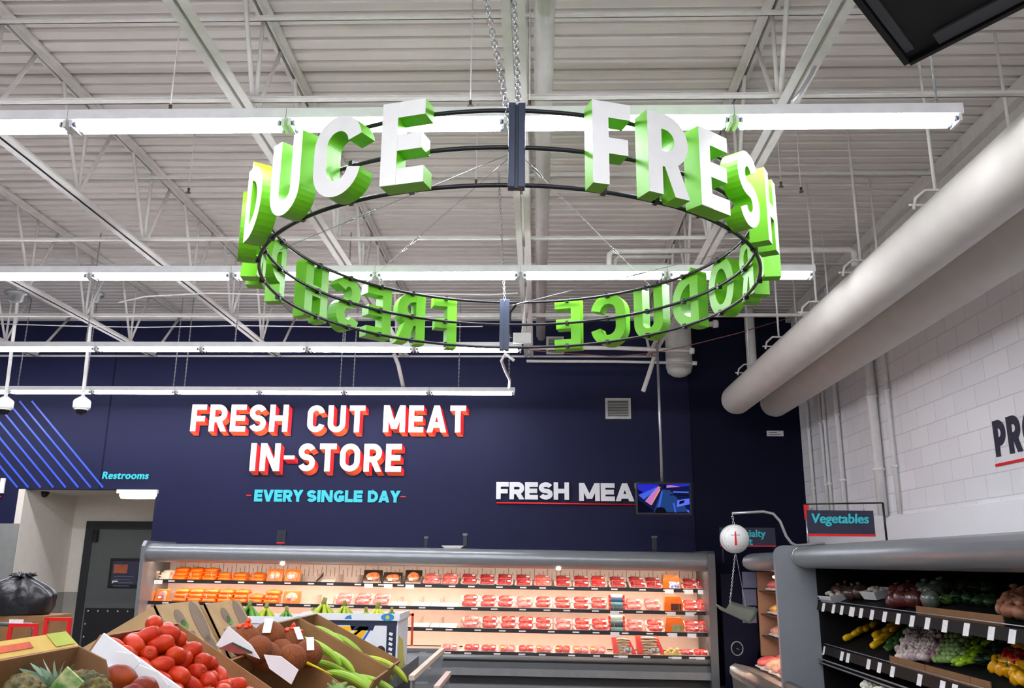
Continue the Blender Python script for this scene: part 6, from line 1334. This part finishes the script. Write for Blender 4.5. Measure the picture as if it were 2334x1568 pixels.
q = at(905, 1398, Y=5.85); m = MB(); w = 0.11; m.span((-w, 0, -0.2), (-w + 0.014, 0.012, 0)); m.span((w - 0.014, 0, -0.2), (w, 0.012, 0)); m.span((-w, 0, -0.014), (w, 0.012, 0)); m.tube([(0, 0.006, -0.2), (0, 0.006, -q.z + 0.0)], 0.01, 6); o = m.build('card_frame', mat('frame_orange_red', (206, 74, 40), 0.45), loc=q); tag(o, 'orange red card frame behind the right corner of the banana box', 'sign holder')

# ================================================================ CLEAR BIN, TROLLEYS, TRASH BAG
a = at(938, 1542, Y=5.0); b = at(1022, 1479, X=a.x); zt3 = a.z
b = at(1022, 1479, Z=zt3)
bn = thing('clear_bin', 'clear walled bulk bin with pale rims in front of the meat case', 'bin', (a.x, a.y, 0)); dy = b.y - a.y; wid = 0.30
CLR = mat('clear_plastic', (176, 180, 184), 0.12, alpha=0.45, var=0.1, scale=3); RIM = mat('pale_rim', (216, 196, 176), 0.5)
m = MB(); m.span((-0.006, 0, zt3 - 0.55), (0.006, dy, zt3 - 0.02)); m.build('side_panel', CLR, bn)
m = MB(); m.span((-0.016, 0, zt3 - 0.02), (0.016, dy, zt3 + 0.006)); m.build('rim', RIM, bn)
m = MB(); m.span((-wid, dy - 0.006, zt3 - 0.55), (-0.01, dy + 0.006, zt3 - 0.02)); m.build('back_panel', CLR, bn)
m = MB(); m.span((-wid, dy - 0.012, zt3 - 0.02), (-0.01, dy + 0.012, zt3 + 0.002)); m.build('back_rim', GREYC, bn)
m = MB(); m.span((-wid + 0.1, dy - 0.009, zt3 - 0.14), (-wid + 0.22, dy - 0.0065, zt3 - 0.12)); m.span((-wid + 0.06, dy - 0.009, zt3 - 0.24), (-wid + 0.2, dy - 0.0065, zt3 - 0.225)); m.build('label', TAGW, bn)
m = MB(); m.span((-0.05, 0, 0), (0.35, dy, zt3 - 0.56)); m.span((-wid, 1.0, 0), (-0.05, dy, zt3 - 0.56)); m.build('base', mat('bin_grey', (84, 86, 90), 0.5), bn)
c2_ = at(995, 1566, Y=5.0); 
z4 = at(1028, 1532, X=c2_.x).z
c3_ = at(1028, 1532, Z=c2_.z); d2 = c3_.y - 5.0
m = MB(); m.span((c2_.x - a.x - 0.016, 5.0 - a.y, c2_.z - 0.02), (c2_.x - a.x + 0.016, c3_.y - a.y, c2_.z + 0.006)); m.build('lower_rim', mat('pink_rim', (206, 176, 166), 0.5), bn)
m = MB(); m.span((c2_.x - a.x - 0.006, 5.0 - a.y, c2_.z - 0.30), (c2_.x - a.x + 0.006, c3_.y - a.y, c2_.z - 0.02)); m.build('lower_panel', CLR, bn)
rr = random.Random(11)
BK = [mat('bulk_dark', (70, 62, 56), 0.6), mat('bulk_tan', (150, 128, 104), 0.6), mat('bulk_grey', (150, 152, 156), 0.5)]
for k in range(12):
    m = MB(); m.ball((0, 0, 0), (0.05, 0.045, 0.06), 10, 7, lump=.12, seed=k); o = m.build('bulk_pack', BK[k % 3], loc=(a.x - 0.09 - 0.12 * (k % 3), a.y + 0.12 + 0.22 * (k // 3) , zt3 - 0.50 + 0.0)); tag(o, 'dull packet standing in the clear bin, %s along, %s' % (ORD[k // 3], ['right row', 'middle row', 'left row'][k % 3]), 'packet', 'packets in the clear bin')
# flatbed trolley with carton and black bag
TY = 6.4
p = at(50, 1405, Y=TY); g = thing('flatbed_trolley', 'stock trolley with a grey handle bar at the left edge', 'trolley', (p.x, TY, 0))
hl = at(0, 1421, Y=TY - 0.25); hr = at(80, 1424, Y=TY - 0.25)
m = MB(); m.tube([(hl.x - 0.45 - p.x, -0.25, 0.25), (hl.x - 0.45 - p.x, -0.25, hl.z), (hr.x - p.x - 0.03, -0.25, hr.z), (hr.x - p.x, -0.25, hr.z - 0.03), (hr.x - p.x, -0.25, 0.25)], 0.017, 10); hb = m.build('handle', mat('handle_grey', (92, 94, 98), 0.4, metal=0.3), g)
q0 = at(37, 1417, Y=TY - 0.27); m = MB(); m.span((-0.05, -0.004, -0.012), (0.05, 0.0, 0.016)); m.build('handle_label', TAGW, hb, loc=(q0.x - p.x, -0.268, q0.z))
m = MB(); m.span((-0.7, -0.28, 0.2), (0.38, 0.42, 0.25)); m.build('deck', GREYD, g)
for sx in (-0.6, 0.28):
    for sy in (-0.2, 0.34): m = MB(); m.lathe([(0.03, -0.02), (0.09, -0.015), (0.09, 0.015), (0.03, 0.02)], 16, M=Euler((0, PI / 2, 0)).to_matrix(), c=(sx, sy, 0.09)); m.span((sx - 0.02, sy - 0.02, 0.1), (sx + 0.02, sy + 0.02, 0.2)); m.build('wheel', BLACKP, g)
ct = at(108, 1404, Y=TY); 
m = MB(); zc = ct.z; wc = 0.75
m.span((0, 0, 0), (wc, 0.34, zc - 0.25), 0); m.span((0.1, -0.002, 0.7), (wc - 0.1, 0, 0.8), 1); o = m.build('brown_carton', [CARD, mat('carton_print', (110, 84, 62), 0.8)], loc=(ct.x - wc, TY, 0.25)); tag(o, 'tall brown carton on the trolley under the black trash bag', 'carton')
bc = at(44, 1375, Y=TY + 0.14)
m = MB(); n, k_ = 40, 22; rr = random.Random(5); ph = [rr.uniform(0, 6) for _ in range(8)]
Wb = 0.25; Hb = 0.275
for i in range(k_ + 1):
    t = i / k_
    for j in range(n):
        a_ = 2 * PI * j / n
        r_ = Wb * (0.86 + 0.14 * math.sin(PI * min(1, t * 1.5))) if t < .4 else Wb * max(0.12, math.cos((t - .4) / .6 * PI / 2) ** 0.75)
        fold = 1 + (0.035 + 0.13 * t * t) * math.sin(9 * a_ + ph[0] + 2 * t) + 0.07 * math.sin(5 * a_ + ph[1] - 4 * t) * t + 0.035 * math.sin(14 * a_ + 7 * t)
        m.v.append((r_ * fold * math.cos(a_), r_ * fold * 0.72 * math.sin(a_), Hb * t ** 0.95 + 0.018 * math.sin(4 * a_ + ph[2]) * t))
for i in range(k_):
    for j in range(n): m.face([i * n + j, i * n + (j + 1) % n, (i + 1) * n + (j + 1) % n, (i + 1) * n + j], 0, True)
m.face(list(reversed(range(n)))); m.face([k_ * n + j for j in range(n)])
BAGB = mat('bin_bag_black', (34, 34, 38), 0.32, bump=0.9, bscale=14, var=0.1)
o = m.build('trash_bag', BAGB, loc=(bc.x, bc.y, zc + 0.002)); tag(o, 'full black plastic trash bag tied on top, at the left edge', 'trash bag')
m = MB(); rr = random.Random(9)
for q in range(9): a_ = q * 0.7; m.add([(0, 0, Hb - 0.01), (0.05 * math.cos(a_), 0.05 * math.sin(a_), Hb + 0.02 + 0.02 * rr.random()), (0.1 * math.cos(a_ + .3), 0.09 * math.sin(a_ + .3), Hb + rr.uniform(-.01, .03)), (0.05 * math.cos(a_ + .6), 0.05 * math.sin(a_ + .6), Hb - 0.005)], [(0, 1, 2, 3)], 0, True)
kn = m.build('tied_neck', BAGB, o); kn.modifiers.new('s', 'SOLIDIFY').thickness = 0.006
for k, (x0_, x1_, yt_, Yv, lab) in enumerate(((25, 83, 1425, 5.6, 'left of two red tube frames in front of the brown carton'), (107, 160, 1411, 5.9, 'right of two red tube frames, by the grey wall'))):
    a = at(x0_, yt_, Y=Yv); b = at(x1_, yt_ + 1, Y=Yv); w = b.x - a.x
    t = thing('cart_guard', lab, 'cart guard', (a.x, Yv, 0), group='red tube frames')
    s = 0.011
    m = MB(); m.span((-s, -s, 0), (s, s, a.z + s)); m.span((w - s, -s, 0), (w + s, s, a.z + s)); m.span((s, -s, a.z - s), (w - s, s, a.z + s)); m.build('frame', RED, t)
    m = MB(); m.span((-0.05, -0.1, 0.0), (w + 0.05, 0.1, 0.03)); m.build('foot', BLACKP, t)
q = at(195, 1478, Y=2.9);
